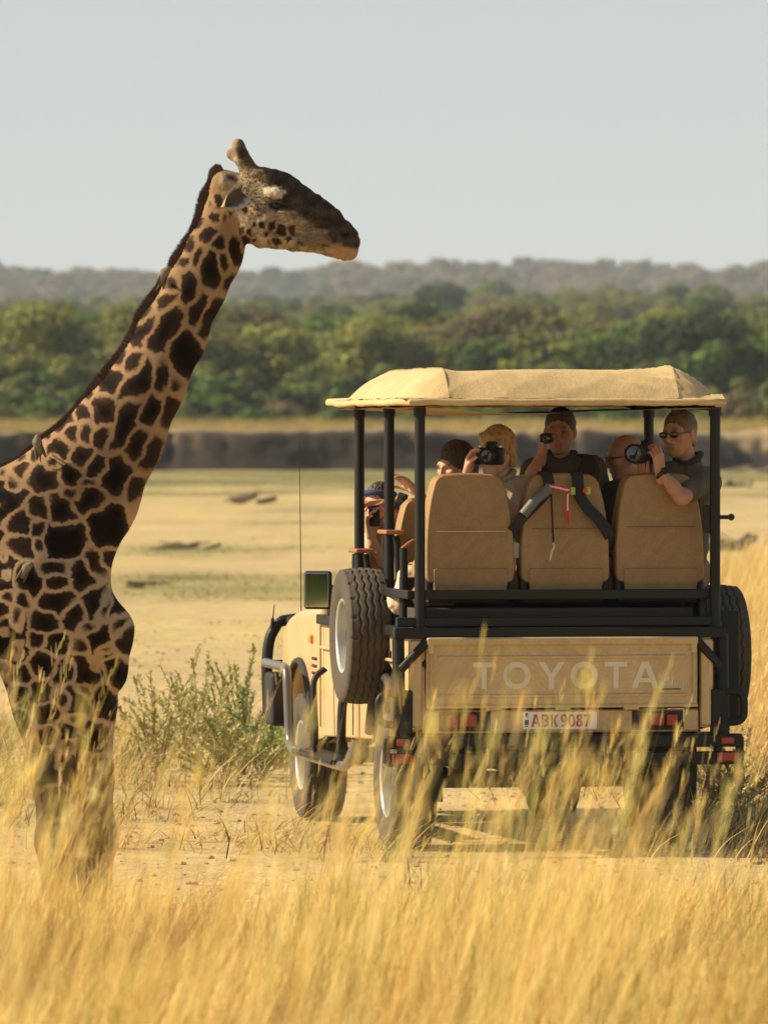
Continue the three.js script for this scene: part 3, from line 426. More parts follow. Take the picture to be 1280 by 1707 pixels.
// ---- canopy
{
  const X = 0.935, Z0 = 0.1, Z1 = -2.3, NX = 150, NZ = 150, pos = [], uv = [], idx = [];
  const top = (x, z) => {
    const cx = X - 0.02, ex = cx - Math.abs(x), ez = Math.min(Z0 - z, z - Z1), sx = clamp(ex / 0.27, 0, 1), sz = clamp(ez / (z > -1 ? 0.26 : 0.4), 0, 1), s = 1 - Math.hypot(1 - sx, 1 - sz), k = clamp(s, 0, 1), rise = 1 - Math.pow(1 - k, 1.8);
    let y = 2.605 + 0.165 * rise;
    y -= 0.005 * Math.sin(Math.PI * clamp((x + X) / (2 * X), 0, 1) * 3) * sz * sx - 0.004 * noise(x * 3, z * 3);
    const seam = Math.exp(-(((Math.abs(x) - 0.665) / 0.007) ** 2)); y += 0.005 * seam + 0.016 * Math.exp(-(((Math.abs(x) - 0.665) / 0.06) ** 2)) * k;
    const seam2 = Math.exp(-(((z + 1.05) / 0.007) ** 2)); y += 0.004 * seam2;
    const near = smoothstep(x, 0.05, 0.75) * (1 - smoothstep(z, 0.02, 0.1)) * smoothstep(z, -0.9, -0.1), wr = 1 - Math.abs(noise((x * 0.62 - z * 1.9) * 8.5 + 0.8 * noise(x * 3, z * 3), (x + z) * 1.2, 3)) * 2.2; y += 0.024 * near * Math.max(0, wr);
    const wl = Math.exp(-(((x + 0.86) / 0.1) ** 2)) * Math.max(0, 1 - Math.abs(noise(z * 9, x * 3, 8)) * 2.4); y += 0.008 * wl;
    y += 0.003 * fbm(x * 4, z * 4, 2, 4) + 0.006 * Math.max(0, 1 - Math.abs(noise(x * 2.2 + z * 5, z * 2, 4)) * 3) * (1 - sz * sx * 0.6);
    return y;
  };
  for (let j = 0; j <= NZ; j++) for (let i = 0; i <= NX; i++) { const u = i / NX * 2 - 1, v = j / NZ, x = X * Math.sign(u) * (1 - (1 - Math.abs(u)) ** 1.5), z = lerp(Z0, Z1, v < 0.5 ? 0.5 * (2 * v) ** 1.6 : 1 - 0.5 * (2 - 2 * v) ** 1.6); pos.push(x, top(x, z), z); uv.push(x / 1.1, z / 1.1); }
  for (let j = 0; j < NZ; j++) for (let i = 0; i < NX; i++) { const a = j * (NX + 1) + i, b = a + 1, c = a + NX + 1; idx.push(a, b, c, b, c + 1, c); }
  const g = new THREE.BufferGeometry(); g.setAttribute('position', new THREE.Float32BufferAttribute(pos, 3)); g.setAttribute('uv', new THREE.Float32BufferAttribute(uv, 2)); g.setIndex(idx); g.computeVertexNormals();
  const can = part('canopy', g, CANVAS, truck);
  // rolled hem round the edge, slightly lumpy
  const hp = []; const corner = [[-X, Z0], [X, Z0], [X, Z1], [-X, Z1]]; for (let k = 0; k < 4; k++) { const [ax, az] = corner[k], [bx, bz] = corner[(k + 1) % 4], n = 14; for (let i = 0; i < n; i++) { const t = (i + 0.35) / n; const x = lerp(ax, bx, t), z = lerp(az, bz, t), rx = clamp((X - Math.abs(x)) / 0.04, 0, 1), rz = clamp(Math.min(Z0 - z, z - Z1) / 0.04, 0, 1); hp.push(V(x * (rz < 1 && rx < 1 ? 0.99 : 1), 2.588 + 0.007 * noise(x * 7, z * 7), z)); } }
  const hem = tube(hp, 0.02, 260, 12, true, 0.3); { const p = hem.attributes.position; for (let i = 0; i < p.count; i++) { const x = p.getX(i), y = p.getY(i), z = p.getZ(i), w = 0.004 * noise(x * 26, z * 26, y * 8) + 0.003 * noise(x * 60, z * 60, y * 20); p.setY(i, y + w); } hem.computeVertexNormals(); }
  part('hem', metricUV(hem, 1.1), CANVAS, can);
  const stitch = (s) => { const pts = []; for (let i = 0; i <= 30; i++) { const z = lerp(0.098, -2.28, i / 30); pts.push(V(s * 0.665, top(s * 0.665, z) + 0.001, z)); } return tube(pts, 0.0022, 90, 5, false, 0.5); };
  part('stitched_seam', [stitch(-1), stitch(1)], mat(0.36, 0.25, 0.12, 0.9), can);
  // lining that sags between the hoops
  const lp = [], li = [], N = 40; for (let j = 0; j <= N; j++) for (let i = 0; i <= N; i++) { const x = lerp(-0.91, 0.91, i / N), z = lerp(0.07, -2.25, j / N), e = Math.sin(Math.PI * i / N); lp.push(x, 2.556 - 0.03 * e * Math.exp(-(((x + 0.38) / 0.4) ** 2)) - 0.012 * e + 0.01 * noise(x * 2.4, z * 2.4), z); }
  for (let j = 0; j < N; j++) for (let i = 0; i < N; i++) { const a = j * (N + 1) + i, b = a + 1, c = a + N + 1; li.push(a, c, b, b, c, c + 1); }
  const lg = new THREE.BufferGeometry(); lg.setAttribute('position', new THREE.Float32BufferAttribute(lp, 3)); lg.setIndex(li); lg.computeVertexNormals(); part('lining', lg, LINING, can);
  const vis = part('sun_visor', (() => { const v = box(1.72, 0.045, 0.86, 0, 2.602, -2.68, 0.02, 4), p = v.attributes.position; for (let i = 0; i < p.count; i++) p.setY(i, p.getY(i) + 0.02 * (1 - ((p.getX(i) / 0.86) ** 2)) + 0.004 * noise(p.getX(i) * 6, p.getZ(i) * 6)); v.computeVertexNormals(); return metricUV(v, 1.1); })(), CANVAS, truck);
  part('canopy_strap', [box(0.05, 0.012, 0.03, 0.66, 2.54, 0.04)], BLACK, can);
}
// ---- seats
const seatShape = (() => {
  const s = new THREE.Shape(), w = 0.245, t = 0.185, h = 0.6; s.moveTo(-w + 0.03, 0.0); s.lineTo(w - 0.03, 0); s.quadraticCurveTo(w, 0.0, w + 0.002, 0.04); s.bezierCurveTo(w + 0.006, 0.25, w - 0.01, 0.42, t + 0.012, h - 0.06); s.quadraticCurveTo(t, h, t - 0.06, h); s.quadraticCurveTo(0, h + 0.012, -t + 0.06, h); s.quadraticCurveTo(-t, h, -t - 0.012, h - 0.06); s.bezierCurveTo(-w + 0.01, 0.42, -w - 0.006, 0.25, -w - 0.002, 0.04); s.quadraticCurveTo(-w, 0, -w + 0.03, 0); return s;
})();
const seatBackGeo = (() => { const g = new THREE.ExtrudeGeometry(seatShape, { depth: 0.07, bevelEnabled: true, bevelSize: 0.012, bevelThickness: 0.035, bevelSegments: 5, curveSegments: 14 }); g.translate(0, 0, -0.035); const p = g.attributes.position; for (let i = 0; i < p.count; i++) { const x = p.getX(i), y = p.getY(i), z = p.getZ(i); p.setZ(i, z - 0.05 * (y / 0.6) - (z < 0 ? 0.03 * Math.abs(x) / 0.25 : -0.012 * Math.cos(x * 5) * Math.sin(Math.PI * y / 0.6))); } g.computeVertexNormals(); return metricUV(g, 0.9); })();
function seat(x, y, z, tone, mid = 0.37) {
  const s = new THREE.Mesh(join([seatBackGeo.clone(), metricUV(box(0.49, 0.12, 0.48, 0, 0.06, -0.28, 0.04, 3), 0.9)]), VINYL); shadows(s); s.name = 'seat'; s.position.set(x, y, z); truck.add(s);
  const edge = seatShape.getSpacedPoints(60).map((q) => V(q.x * 0.985, q.y * 0.99 + 0.004, 0.064 - 0.05 * (q.y / 0.6))); part('piping', tube(edge, 0.0045, 120, 6, true, 0.4), VINYL, s);
  const zb = (yy) => 0.083 - 0.05 * yy / 0.6; part('seam', [box(0.4, 0.005, 0.004, 0.005, mid, zb(mid) + 0.001, 0.001)], tone ? STITCH : SEAM, s);
  part('lower_flap', [metricUV(box(0.43, 0.1, 0.02, 0, 0.022, 0.0665, 0.008), 0.9), metricUV(box(0.42, 0.055, 0.022, 0, -0.045, 0.064, 0.006), 0.9)], VINYL, s);
  part('seat_bracket', [box(0.05, 0.11, 0.08, -0.235, -0.02, 0.01, 0.02), box(0.05, 0.11, 0.08, 0.235, -0.02, 0.01, 0.02), box(0.46, 0.05, 0.4, 0, -0.1, -0.22)], BLACK, s);
  return s;
}
seat(-0.502, 1.565, -0.2, true, 0.285); seat(0.052, 1.565, -0.2, false, 0.3); seat(0.605, 1.565, -0.2, false, 0.31);
for (const x of [-0.5, 0.05, 0.6]) { seat(x, 1.42, -1.2, false); seat(x, 1.28, -2.2, false); }
part('seat_platform', [box(1.6, 0.5, 0.55, 0, 1.16, -0.42), box(1.6, 0.4, 0.6, 0, 1.06, -1.4), box(1.6, 0.3, 0.6, 0, 1.0, -2.4)], FLOOR, truck);

// ---- front end: fenders, bonnet, bull bar, mirror
{
  const fender = (s) => {
    const sh = new THREE.Shape(); sh.moveTo(-3.3, 0.56); sh.lineTo(-3.3, 1.3); sh.lineTo(-4.1, 1.26); sh.quadraticCurveTo(-4.66, 1.22, -4.78, 1.12); sh.lineTo(-4.83, 0.72); sh.lineTo(-4.56, 0.7); sh.absarc(-4.08, 0.52, 0.5, Math.PI - 0.38, 0.1, true); sh.lineTo(-3.56, 0.56); sh.closePath();
    const g = new THREE.ExtrudeGeometry(sh, { depth: 0.24, bevelEnabled: true, bevelSize: 0.05, bevelThickness: 0.05, bevelSegments: 6, curveSegments: 20 }); g.rotateY(-Math.PI / 2); g.translate(s < 0 ? -0.57 : 0.81, 0, 0); return metricUV(g);
  };
  for (const s of [-1, 1]) { const f = part('fender', fender(s), PAINT, truck); part('side_vent', [0, 1, 2].map((i) => box(0.012, 0.018, 0.16, s * 0.864, 1.02 - i * 0.045, -3.5)), BLACK, f); part('turn_lamp', box(0.03, 0.05, 0.09, s * 0.868, 1.14, -3.62, 0.012), mat(0.7, 0.3, 0.05, 0.3), f); part('arch_flare', tube(Array.from({ length: 13 }, (_, i) => { const a = 0.15 + (Math.PI - 0.5) * i / 12; return [s * 0.872, 0.5 + Math.sin(a) * 0.49, -4.08 + Math.cos(a) * 0.51]; }), 0.022, 30, 8), RUBBERTRIM, f); }
  part('bonnet', (() => { const g = box(1.24, 0.34, 1.46, 0, 1.2, -4.03, 0.12, 6), p = g.attributes.position; for (let i = 0; i < p.count; i++) { const z = p.getZ(i); p.setY(i, p.getY(i) - 0.1 * clamp((-4.0 - z) / 0.76, 0, 1) ** 2); } g.computeVertexNormals(); return metricUV(g); })(), PAINT, truck);
  part('bulkhead', [box(1.66, 0.34, 0.08, 0, 1.18, -3.32, 0.02), box(1.6, 0.1, 0.34, 0, 1.34, -3.16, 0.04)], BLACK, truck);
  part('grille', join([box(1.0, 0.4, 0.04, 0, 0.95, -4.82), ...[0, 1, 2, 3].map((i) => box(0.96, 0.02, 0.05, 0, 0.82 + i * 0.08, -4.84))]), BLACK, truck);
  part('front_bumper', [box(1.7, 0.19, 0.2, 0, 0.64, -4.92, 0.03), box(0.2, 0.34, 0.3, -0.85, 0.72, -4.86, 0.03), box(0.2, 0.34, 0.3, 0.85, 0.72, -4.86, 0.03)], BLACK, truck);
  part('bull_bar', join([tube([[-0.92, 0.62, -5.02], [-0.925, 0.98, -5.02], [-0.88, 1.16, -5.02], [-0.74, 1.225, -5.02], [0, 1.24, -5.04], [0.74, 1.225, -5.02], [0.88, 1.16, -5.02], [0.925, 0.98, -5.02], [0.92, 0.62, -5.02]], 0.036, 70, 12, false, 0.5), tube([[-0.66, 0.6, -5.03], [-0.68, 1.225, -5.03]], 0.03, 4, 10), tube([[0.66, 0.6, -5.03], [0.68, 1.225, -5.03]], 0.03, 4, 10), tube([[-0.92, 0.94, -5.02], [0.92, 0.94, -5.02]], 0.026, 4, 10), tube([[-0.78, 1.2, -5.0], [-0.8, 1.22, -4.82], [-0.8, 1.12, -4.7]], 0.03, 14, 10, false, 0.5)]), STEEL, truck);
  part('side_brush_bar', tube([[-0.93, 0.95, -5.0], [-0.98, 0.955, -4.7], [-1.0, 0.955, -3.85], [-1.0, 0.9, -3.72], [-1.0, 0.54, -3.62], [-1.0, 0.47, -3.52], [-1.0, 0.45, -3.2], [-0.99, 0.44, -1.75], [-0.97, 0.47, -1.55], [-0.93, 0.6, -1.5]], 0.03, 120, 12, false, 0.35), CHROME, truck);
  part('side_step', [box(0.2, 0.03, 1.5, -0.95, 0.46, -2.5, 0.01), bar([-0.75, 0.6, -3.1], [-0.98, 0.46, -3.1], 0.022), bar([-0.75, 0.6, -1.9], [-0.98, 0.46, -1.9], 0.022), tube([[-0.9, 0.98, -2.85], [-0.97, 0.9, -2.85], [-0.97, 0.6, -2.8], [-0.98, 0.47, -2.8]], 0.02, 20, 8, false, 0.4), tube([[-0.9, 0.9, -1.9], [-0.95, 0.8, -1.9], [-0.96, 0.5, -1.9]], 0.028, 20, 8, false, 0.4)], STEEL, truck);
  part('antenna', [bar([-0.78, 1.25, -4.55], [-0.83, 2.36, -4.3], 0.004, 0.002, 6), bar([-0.9, 1.16, -5.0], [-0.885, 1.32, -4.98], 0.006, 0.003, 6), bar([-0.9, 1.16, -5.0], [-0.895, 1.23, -4.99], 0.011, 0.011, 8)], BLACK, truck);
  const turned = (g) => { g.rotateY(-0.43); g.translate(-0.925, 1.455, -2.98); return g; }, mir = part('door_mirror', join([turned(box(0.175, 0.235, 0.05, 0, 0, 0, 0.022, 3)), tube([[-0.86, 1.48, -2.97], [-0.81, 1.45, -2.98], [-0.79, 1.3, -3.0]], 0.014, 12, 8, false, 0.4), box(0.045, 0.12, 0.06, -0.825, 1.39, -2.98, 0.015)]), BLACK, truck);
  part('mirror_glass', turned(box(0.148, 0.205, 0.006, 0, 0, 0.0265, 0.002)), new THREE.MeshPhysicalMaterial({ color: col(0.8, 0.8, 0.8), metalness: 1, roughness: 0.03 }), mir);
}

// ------------------------------------------------------------------ the giraffe
{
  const GD = 35, GS = F / GD, gx = -1.68, gy = groundH(-1.62, GD);
  const G = (px, py, dz = 0) => V((px - 640) / GS - gx, EYE - (py - HORIZON) / GS - gy, dz), M = (r) => r / GS;
  const gir = thing('giraffe', 'tall dark-patched giraffe standing in the long grass, looking over at the safari truck', 'giraffe', V(gx, gy, -GD));
  const foot = (px, dz) => { const x = (px - 640) / GS; return HORIZON + (EYE - groundH(x, GD - dz)) * GS; };
  const f = new Field(M(30));
  const ch = (pts, sz, dz = 0, k) => f.chain(pts.map(([x, y, r, d]) => [G(x, y, d ?? dz), M(r)]), sz, k);
  ch([[380, 358, 42], [356, 425, 45], [325, 482, 48], [286, 560, 55], [246, 640, 61], [196, 725, 77], [128, 822, 102], [52, 900, 128]], 0.66, 0, M(20));
  ch([[24, 955, 148], [-180, 985, 168], [-420, 1005, 148]], 0.6, 0, M(60));
  ch([[-470, 1010, 140], [-520, 1080, 120]], 0.62, 0, M(60));
  f.ell(G(138, 1052), V(M(80), M(72), M(80)), undefined, M(34)); ch([[196, 1052, 22], [176, 1120, 30], [130, 1190, 40]], 0.9, 0, M(30));
  for (const [s, dx] of [[1, -12], [-1, 44]]) {
    const z = s * 0.17, fy = foot(115 + dx, z);
    ch([[58 + dx * 0.4, 985, 104, z * 0.6], [92 + dx, 1170, 54, z], [106 + dx, 1300, 34, z], [112 + dx, 1405, 34, z], [112 + dx, 1465, 24, z], [114 + dx, fy - 75, 22, z], [118 + dx, fy - 48, 31, z], [124 + dx, fy - 14, 33, z]], 0.8, 0, M(24));
    const hx = -525 + (s > 0 ? -30 : 50), hy = foot(hx, z);
    ch([[-490, 1060, 118, z * 0.6], [-455 + (s > 0 ? -20 : 40), 1235, 66, z], [hx - 40, 1400, 40, z], [hx - 46, 1440, 34, z], [hx - 10, hy - 75, 25, z], [hx - 4, hy - 48, 31, z], [hx + 4, hy - 14, 33, z]], 0.8, 0, M(24));
  }
  // head
  const hd = new Field(M(12)), hc = (pts, sz, k) => hd.chain(pts.map(([x, y, r, d]) => [G(x, y, d ?? 0), M(r)]), sz, k);
  hc([[380, 358, 42], [356, 425, 45], [325, 482, 48], [303, 525, 52]], 0.66, M(20));
  hc([[388, 330, 41], [430, 343, 58], [458, 352, 60], [505, 369, 49], [536, 381, 38], [556, 394, 31], [574, 405, 25]], 0.56, M(14));
  hc([[574, 400, 22], [584, 424, 10]], 0.8, M(14)); hc([[552, 412, 12], [572, 425, 8]], 0.9, M(8));
  hd.ell(G(373, 306), V(M(20), M(22), M(24)), undefined, M(14));
  for (const s of [-1, 1]) {
    hd.ell(G(459, 326, s * 0.098), V(M(17), M(11), M(10)), undefined, M(10)); hd.ell(G(462, 344, s * 0.108), V(M(12), M(8), M(7)), undefined, M(6), true);
    hd.ell(G(440, 375, s * 0.075), V(M(34), M(28), M(14)), undefined, M(16)); hd.ell(G(576, 393, s * 0.055), V(M(7), M(4), M(7)), undefined, M(4), true);
    hd.ell(G(520, 395, s * 0.062), V(M(30), M(12), M(8)), undefined, M(14));
  }
  hc([[418, 290, 15, 0.02], [405, 258, 10, 0.05], [399, 245, 10, 0.058], [397, 241, 9, 0.06]], 1, M(4)); hc([[414, 288, 14, -0.02], [401, 268, 8.5, -0.06], [390, 258, 9, -0.09], [387, 256, 10, -0.095]], 1, M(4));
  hd.ell(G(471, 299), V(M(17), M(12), M(16)), undefined, M(10)); hd.ell(G(434, 290, 0.03), V(M(20), M(10), M(22)), undefined, M(12));
  for (const [x, y, r] of [[484, 306, 8], [497, 316, 9], [512, 328, 8], [527, 339, 9], [541, 350, 7]]) hd.ell(G(x, y), V(M(r * 1.5), M(r), M(r * 1.8)), undefined, M(8));
  hd.ell(G(503, 392, 0.085), V(M(26), M(9), M(7)), undefined, M(14), true); hd.ell(G(503, 392, -0.085), V(M(26), M(9), M(7)), undefined, M(14), true); for (const s of [-1, 1]) { hd.cap(G(476, 352, s * 0.092), G(515, 366, s * 0.07), M(7), M(5), 1, M(10)); hd.cap(G(412, 385, s * 0.08), G(432, 404, s * 0.05), M(9), M(8), 1, M(10)); }
  const lump = (x, y, z) => 0.006 * noise(x * 22, y * 22, z * 14) + 0.004 * noise(x * 45, y * 45, z * 30);
  const wob = (x, y, z) => 0.0025 * noise(x * 16, y * 16, z * 16) + 0.004 * noise(x * 5, y * 5, z * 5);
  const fb = (x, y, z) => f.at(x, y, z) + wob(x, y, z), fh = (x, y, z) => Math.max(hd.at(x, y, z) + 0.5 * wob(x, y, z) + lump(x, y, z) * (0.35 + 0.65 * smoothstep(x, G(400, 0).x, G(450, 0).x)), ((G(330, 0).x - x) * 0.5 + (G(0, 470).y - y) * 0.87) - M(2));
  const lo = f.lo.clone().subScalar(0.05), hi = f.hi.clone().addScalar(0.05); lo.y = Math.max(lo.y, -0.12);
  const body = nets(fb, lo, hi, 0.02, 1.9), head = nets(fh, V(G(310, 0).x, G(0, 500).y, -0.32), V(G(606, 0).x, G(0, 222).y, 0.32), 0.0065, 1.9);

  // the coat: patches traced as ellipses (centre, half-length, half-width, direction), joined where they touch
  const S = [], add = (list, ox, oy, k, da) => list.forEach(([x, y, a, b, ang]) => S.push([ox + x / k, oy + y / k, a / k, (b ?? a) / k, -(ang ?? da) * Math.PI / 180]));
  add([[968, 38, 45, 25], [1005, 85, 52, 30], [935, 120, 42, 26], [1068, 160, 88, 36, 100], [1140, 115, 40, 22, 100], [1120, 20, 35, 28], [1195, 60, 60, 30, 105], [1160, 225, 50, 20, 65], [957, 255, 82, 42, 105], [1005, 360, 80, 40, 65], [1075, 385, 95, 35, 65], [870, 240, 55, 30, 50], [850, 305, 60, 35, 55], [840, 465, 110, 55, 55], [735, 380, 55, 28, 50], [725, 470, 90, 46, 45], [945, 580, 100, 62, 115], [605, 600, 60, 28, 60], [695, 625, 65, 40, 75], [560, 725, 65, 50, 50], [715, 710, 110, 52, 55], [820, 700, 90, 38, 100], [525, 650, 60, 22, 60], [890, 755, 45, 40], [460, 780, 40, 28], [785, 870, 75, 48, 60], [860, 850, 110, 38, 70], [430, 885, 38, 38], [540, 870, 70, 46, 110], [640, 930, 115, 48, 65], [330, 930, 55, 28, 50], [365, 990, 45, 35], [440, 980, 55, 26, 95], [535, 1000, 60, 35, 60], [700, 1060, 85, 45, 60], [760, 1090, 110, 35, 65], [250, 1000, 25, 20], [310, 1060, 50, 45], [280, 1125, 35, 25], [425, 1110, 50, 45], [490, 1150, 50, 40, 30], [610, 1180, 80, 55, 60], [365, 1195, 45, 45], [460, 1230, 40, 18, 0], [220, 1215, 75, 50, 0], [170, 1100, 25, 22], [120, 1175, 45, 35, 30], [70, 1250, 50, 45], [20, 1185, 30, 25], [110, 1105, 35, 15, 40], [700, 1235, 60, 35, 60]], 0, 400, 3.048, 62);
  add([[10, 215, 30, 28], [175, 225, 48, 42, 0], [280, 235, 62, 45, 120], [330, 170, 40, 25, 0], [395, 200, 55, 45, 0], [90, 285, 65, 50, 30], [180, 325, 28, 30, 0], [185, 400, 22, 32, 0], [95, 405, 75, 42, 160], [310, 375, 78, 60, 0], [475, 325, 75, 62, 90], [490, 445, 35, 32, 0], [420, 470, 75, 30, 105], [255, 500, 70, 28, 0], [130, 530, 60, 55, 90], [270, 560, 45, 35, 0], [375, 535, 62, 48, 120], [30, 450, 32, 40, 0], [35, 520, 35, 35], [45, 620, 35, 30], [110, 635, 30, 30], [280, 645, 58, 48, 0], [85, 720, 55, 28, 90], [210, 730, 48, 38, 0], [350, 700, 50, 52, 0], [465, 680, 60, 40, 70], [410, 760, 40, 35], [180, 810, 40, 30], [265, 830, 45, 40], [385, 840, 40, 35], [85, 850, 45, 28, 90], [200, 920, 50, 40], [310, 960, 45, 45], [190, 1040, 40, 35], [540, 750, 60, 42, 75], [420, 930, 50, 35, 80], [300, 1080, 40, 40], [380, 1040, 45, 40], [240, 1140, 45, 40], [470, 860, 45, 35], [30, 780, 40, 36], [25, 930, 42, 36], [110, 960, 40, 40], [100, 1060, 38, 42], [335, 1170, 40, 36], [240, 1240, 40, 38], [320, 1270, 34, 36], [280, 1350, 36, 36], [370, 1350, 30, 32]], 0, 760, 2.667, 0);
  add([[160, 660, 42, 30, 90], [228, 670, 28, 15, 90], [188, 545, 45, 22, 90], [130, 580, 28, 15, 80], [60, 720, 45, 36, 40], [115, 770, 55, 46, 50], [360, 745, 28, 18, 90], [405, 760, 28, 16, 90], [505, 710, 28, 20, 90], [570, 725, 32, 22, 90], [640, 745, 40, 32, 90], [720, 750, 38, 22, 90], [650, 690, 22, 9, 0], [530, 780, 20, 15, 0], [595, 835, 28, 19, 0], [680, 815, 26, 19, 20], [770, 835, 18, 14, 0], [375, 840, 40, 28, 90], [550, 835, 14, 12], [440, 820, 18, 14, 90], [440, 700, 20, 13, 90], [470, 600, 16, 14], [380, 605, 28, 18, 90], [270, 635, 18, 11, 90], [425, 640, 14, 10], [480, 650, 12, 9], [220, 385, 18, 14]], 320, 210, 4.267, 0);
  add([[200, 1010, 26, 20, 70], [208, 1062, 28, 17, 90], [190, 1112, 30, 18, 110], [181, 1090, 17, 14, 0], [160, 1010, 28, 22, 80], [165, 1065, 30, 22, 80], [150, 1120, 30, 24, 80], [130, 1165, 28, 20], [170, 1165, 28, 16, 90], [120, 1215, 26, 20], [150, 1230, 24, 18], [85, 1275, 24, 20], [125, 1280, 24, 20], [160, 1290, 22, 16], [100, 1330, 22, 18], [140, 1345, 22, 16], [110, 1390, 20, 16], [155, 1400, 20, 15], [100, 1440, 18, 14], [140, 1450, 18, 14]], 0, 0, 1, 90);
  { const r = rand(5); for (let y = 830; y < 1290; y += 62) for (let x = -30; x > -690; x -= 66) S.push([x + 26 * (r() - 0.5) + ((y / 62 | 0) % 2) * 30, y + 22 * (r() - 0.5), 37 + 6 * r(), 33, r() * 3]); for (let y = 1290; y < 1500; y += 55) for (const x of [-600, -560, -515, -470]) S.push([x + 14 * r(), y + 12 * r(), 20, 17, r() * 3]); }
  const cells = new Map(); S.forEach((s, i) => { const R = s[2] * 1.7 + 8; for (let cy = Math.floor((s[1] - R) / 24); cy <= Math.floor((s[1] + R) / 24); cy++) for (let cx = Math.floor((s[0] - R) / 24); cx <= Math.floor((s[0] + R) / 24); cx++) { const k = cx * 10007 + cy; if (!cells.has(k)) cells.set(k, []); cells.get(k).push(i); } });
  const SC = S.map((s) => [Math.cos(s[4]), Math.sin(s[4])]);
  const coat = (px, py) => {
    const hk = smoothstep(Math.min(px - 376, px - 376 - (py - 330) * 0.55, 432 - py) + 8 * noise(px * 0.1, py * 0.1, 11), -12, 12), onHead = hk > 0;
    const wx = px + 5 * noise(px * 0.05, py * 0.05, 1) + 2.2 * noise(px * 0.16, py * 0.16, 9), wy = py + 5 * noise(px * 0.05, py * 0.05, 5) + 2.2 * noise(px * 0.16, py * 0.16, 3);
    let d1 = 9, d2 = 9, r1 = 20; for (const i of cells.get(Math.floor(wx / 24) * 10007 + Math.floor(wy / 24)) ?? []) { const s = S[i], dx = wx - s[0], dy = wy - s[1], a = (dx * SC[i][0] + dy * SC[i][1]) / s[2], b = (-dx * SC[i][1] + dy * SC[i][0]) / s[3], d = Math.pow(a * a * Math.abs(a) + b * b * Math.abs(b), 1 / 3); if (d < d1) { d2 = d1; d1 = d; r1 = s[3]; } else if (d < d2) d2 = d; }
    const hair = 0.8 * noise(px * 1.1, py * 0.5, 4) + 0.5 * noise(px * 0.6, py * 1.6, 2);
    const grow = lerp(lerp(1.36, 1.6, smoothstep(py, 620, 880)), 1.12, hk), inside = Math.min((grow - d1) * r1, (d2 - d1) * r1 * 0.55 - (onHead ? 1.2 : 2.9)) + hair * 1.2, spot = smoothstep(inside, -1.6, 2.2);
    const deep = smoothstep(inside, 1, 12), fine = 1 + 0.14 * noise(px * 0.9, py * 0.4, 7) + 0.1 * noise(px * 0.03, py * 0.03, 12), low = smoothstep(py, 1180, 1420), trunk = smoothstep(py, 760, 900);
    const scar = 0.86 + 0.3 * noise(px * 0.012, py * 0.016, 5) + 0.12 * noise(px * 0.06, py * 0.05, 15); let c = [lerp(0.34, 0.43, trunk) * scar, lerp(0.215, 0.28, trunk) * scar, lerp(0.115, 0.155, trunk) * scar];
    const g = smoothstep(py, 880, 980) * (1 - smoothstep(py, 1200, 1350)) * 0.25; c = [lerp(c[0], 0.5, g), lerp(c[1], 0.4, g), lerp(c[2], 0.27, g)];
    let dk = [lerp(0.036, 0.0085, deep), lerp(0.02, 0.0055, deep), lerp(0.012, 0.004, deep)]; dk = dk.map((v, i) => lerp(v, [0.22, 0.13, 0.065][i], low * 0.5));
    if (onHead) {
      c = [0.36, 0.27, 0.17].map((v, i) => lerp(c[i], v * (0.88 + 0.7 * noise(px * 0.05, py * 0.07, 3) + 0.45 * noise(px * 0.16, py * 0.2, 6)), hk));
      const sp = smoothstep(noise(px * 0.33, py * 0.33, 3) + 0.45 * noise(px * 0.7, py * 0.7, 8), 0.12, 0.34) * smoothstep(px, 385, 405) * (1 - smoothstep(px, 448, 466)) * (1 - smoothstep(py, 345, 372)); c = c.map((v, i) => lerp(v, [0.06, 0.04, 0.026][i], sp * 0.9));
    }
    c = c.map((v, i) => lerp(v, dk[i], spot) * fine);
    if (onHead) {
      const put = (rgb, k) => { c = c.map((v, i) => lerp(v, rgb[i] * fine, clamp(k, 0, 1))); };
      // dark face above a line from the brow down to the lips
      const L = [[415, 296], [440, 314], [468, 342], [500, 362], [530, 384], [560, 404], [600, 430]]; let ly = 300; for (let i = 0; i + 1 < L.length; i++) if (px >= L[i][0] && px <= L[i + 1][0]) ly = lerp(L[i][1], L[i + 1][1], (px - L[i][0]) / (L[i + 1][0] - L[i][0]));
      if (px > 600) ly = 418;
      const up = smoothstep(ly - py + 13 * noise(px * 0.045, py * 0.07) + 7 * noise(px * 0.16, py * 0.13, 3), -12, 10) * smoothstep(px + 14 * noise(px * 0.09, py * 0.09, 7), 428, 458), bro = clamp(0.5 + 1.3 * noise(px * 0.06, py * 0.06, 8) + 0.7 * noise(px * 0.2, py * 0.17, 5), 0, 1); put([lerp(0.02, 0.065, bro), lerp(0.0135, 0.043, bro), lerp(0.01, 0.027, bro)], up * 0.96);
      put([0.15, 0.11, 0.075], (1 - up) * smoothstep(px, 470, 540) * 0.8 * (1 - smoothstep(py, 408, 424)));
      { const my = px < 566 ? lerp(409, 417, clamp((px - 536) / 30, 0, 1)) : lerp(417, 431, (px - 566) / 22); put([0.03, 0.02, 0.015], Math.exp(-(((py - my) / 1.5) ** 2)) * smoothstep(px, 532, 542) * 0.9); } { const fold = Math.max(0, 1 - 5 * Math.abs(noise(px * 0.035 + py * 0.02, py * 0.09 - px * 0.02, 4))); put([0.05, 0.035, 0.025], fold * 0.45 * smoothstep(px, 440, 470)); }
      put([0.44, 0.27, 0.14], 0.8 * smoothstep(px, 538, 560) * smoothstep(py - (410 + (px - 545) * 0.1), -3, 4) * 0.9);
